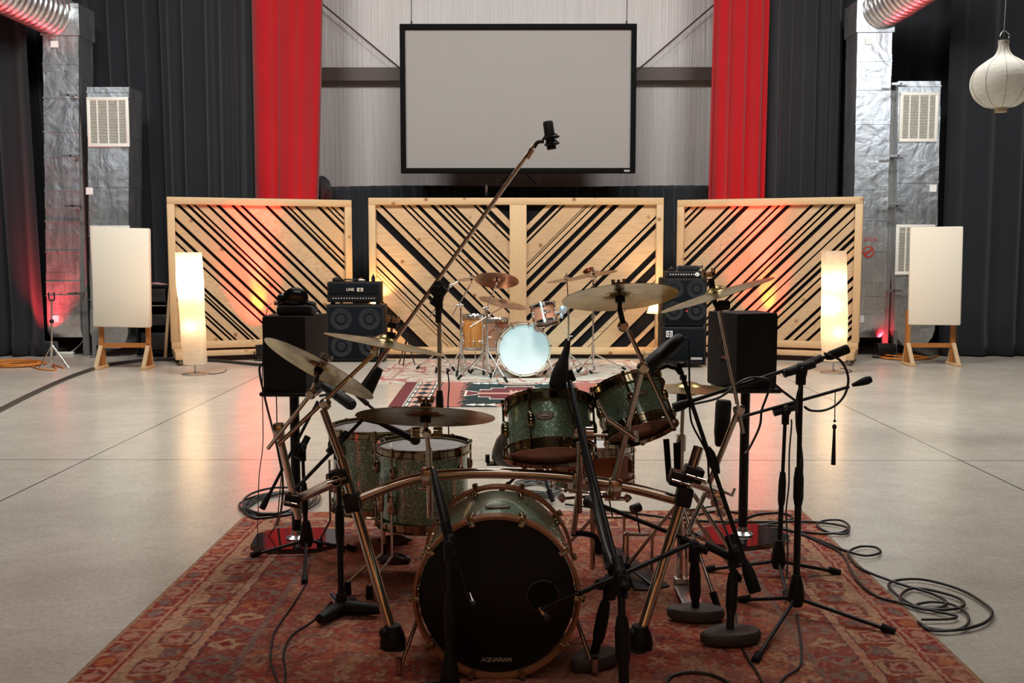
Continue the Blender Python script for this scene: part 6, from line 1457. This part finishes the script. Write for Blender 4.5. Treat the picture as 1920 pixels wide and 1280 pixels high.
for side, (u, v, X_) in {'left': (489,684,-1), 'right': (1442,684,1)}.items():
    c = G(u, v); Yp = 14.15+.95*(u-320)/341 if X_ < 0 else 15.1-.95*(u-1268)/343
    c = V((P(u, 600, Yp-.34).x, Yp-.34, 0))
    top = P(470 if X_ < 0 else 1418, 380, Yp-.06)
    q = par(u, v, 0, 'red floor light on its yoke at the foot of the %s slatted panel' % side, top) if False else None
    t = thing('red_floor_light', 'red floor light on its yoke at the foot of the %s slatted panel' % side, 'stage light', c)
    ax = (top-c-V((0,0,.14))).normalized(); q0 = c+V((0,0,.14))
    part(MB().lathe([(.04,-.1),(.075,-.08),(.08,.08),(.084,.09),(.075,.09),(.07,.05)], frame(q0, ax), 24), 'housing', BLACKM, t)
    part(MB().lathe([(.001,.045),(.068,.045)], frame(q0, ax), 24, cap=False), 'lens', glow('red_lens', (1,.03,.03), 6), t)
    part(MB().tube([q0+V((-.1,0,0)), c+V((-.1,0,.012)), c+V((.1,0,.012)), q0+V((.1,0,0))], .009, 6), 'yoke', BLACKM, t)
    q = q0+ax*.12
    lamp('SPOT', 'red_beam', q, 5200, (1,.02,.02), top+V((0,.10,.5)), spot_size=math.radians(24), spot_blend=.8, shadow_soft_size=.04)
    lamp('SPOT', 'red_wash', q, 260, (1,.02,.02), P(u-18, 520, Yp), spot_size=math.radians(60), spot_blend=.8, shadow_soft_size=.04)
    lamp('SPOT', 'red_curtain_beam', q+V((0,.8,2.35)) if False else V((X(1385 if X_ > 0 else 560, 15.3), 15.0, .3)), 420, (1,.02,.02), V((X(1385 if X_ > 0 else 560, 15.5), 15.55, 4.2)), spot_size=math.radians(40), spot_blend=.9, shadow_soft_size=.04)
    lamp('SPOT', 'amber_beam', q, 190, (1,.45,.03), P(484 if X_ < 0 else 1440, 545, Yp), spot_size=math.radians(22), spot_blend=.9, shadow_soft_size=.03)
c = G(118,664); lamp('SPOT', 'red_duct_beam', c+V((-.1,-.7,.12)), 420, (1,.03,.05), V((c.x, 14.95, 1.2)), spot_size=math.radians(60), spot_blend=.9, shadow_soft_size=.05)
c = G(1635,664); lamp('SPOT', 'red_duct_beam', c+V((.1,-.3,.15)), 60, (1,.03,.05), V((c.x, 14.95, 1.2)), spot_size=math.radians(60), spot_blend=.9, shadow_soft_size=.05)
lamp('SPOT', 'red_rear_beam', (-6.5, -1, 2.2), 330, (1,.05,.05), (-3.3, 3.1, 0), spot_size=math.radians(24), spot_blend=1, shadow_soft_size=.2)
vs = S.view_settings; vs.view_transform = 'Standard'; vs.look = 'None'; vs.gamma = 1; vs.exposure = 0.0; vs.use_curve_mapping = False
# ================================================================ groups of repeats
from collections import Counter
tops = [o for o in bpy.data.objects if o.parent is None and 'category' in o]
def gph(o):
    n = o.name.split('.')[0]; far = o.location.y > 10
    G_ = {'microphone_stand': 'microphone stands around the near drum kit', 'microphone': 'microphones around the near drum kit', 'microphone_cable': 'cables hanging from the microphone stands',
      'floor_cable': 'cables lying over the rug and floor', 'cymbal_boom': 'boom arms on the near drum rack', 'drum_stand': 'chrome stands of the far drum kit', 'black_curtain': 'tall black curtains along the far wall',
      'red_curtain': 'red curtains either side of the screen', 'slatted_wood_panel': 'slatted wood panels across the far end', 'fabric_absorber': 'cream absorbers at the two sides', 'paper_floor_lamp': 'rice-paper floor lamps',
      'tall_sheet_metal_duct': 'tall metal ducts', 'return_air_duct': 'shorter metal ducts with vents', 'duct_support_post': 'steel posts beside the ducts', 'loudspeaker': 'loudspeakers on poles', 'loudspeaker_stand': 'loudspeaker pole stands',
      'bass_cabinet': 'stacked bass cabinets', 'red_floor_light': 'red floor lights at the slatted panels', 'kick_pedal': 'kick pedals of the near kit', 'hi_hat_cymbal': 'hi-hat cymbal pair', 'work_glove': 'gloves dropped on the rug',
      'brace_rod': 'diagonal rods on the white wall', 'wall_clip': 'white clips under the screen', 'extension_cord': 'orange extension cords at the far wall', 'cable_coil': 'cable coils behind the near kit'}
    if n in ('crash_cymbal', 'ride_cymbal', 'splash_cymbal'): return 'cymbals of the far drum kit' if far else 'cymbals of the near drum kit'
    if n in ('floor_tom', 'rack_tom', 'bass_drum', 'snare_drum'): return None if n in ('snare_drum', 'bass_drum') else ('toms of the far drum kit' if far else 'toms of the near drum kit')
    return G_.get(n)
for o in tops:
    g = gph(o)
    if g and 'group' not in o: o['group'] = g
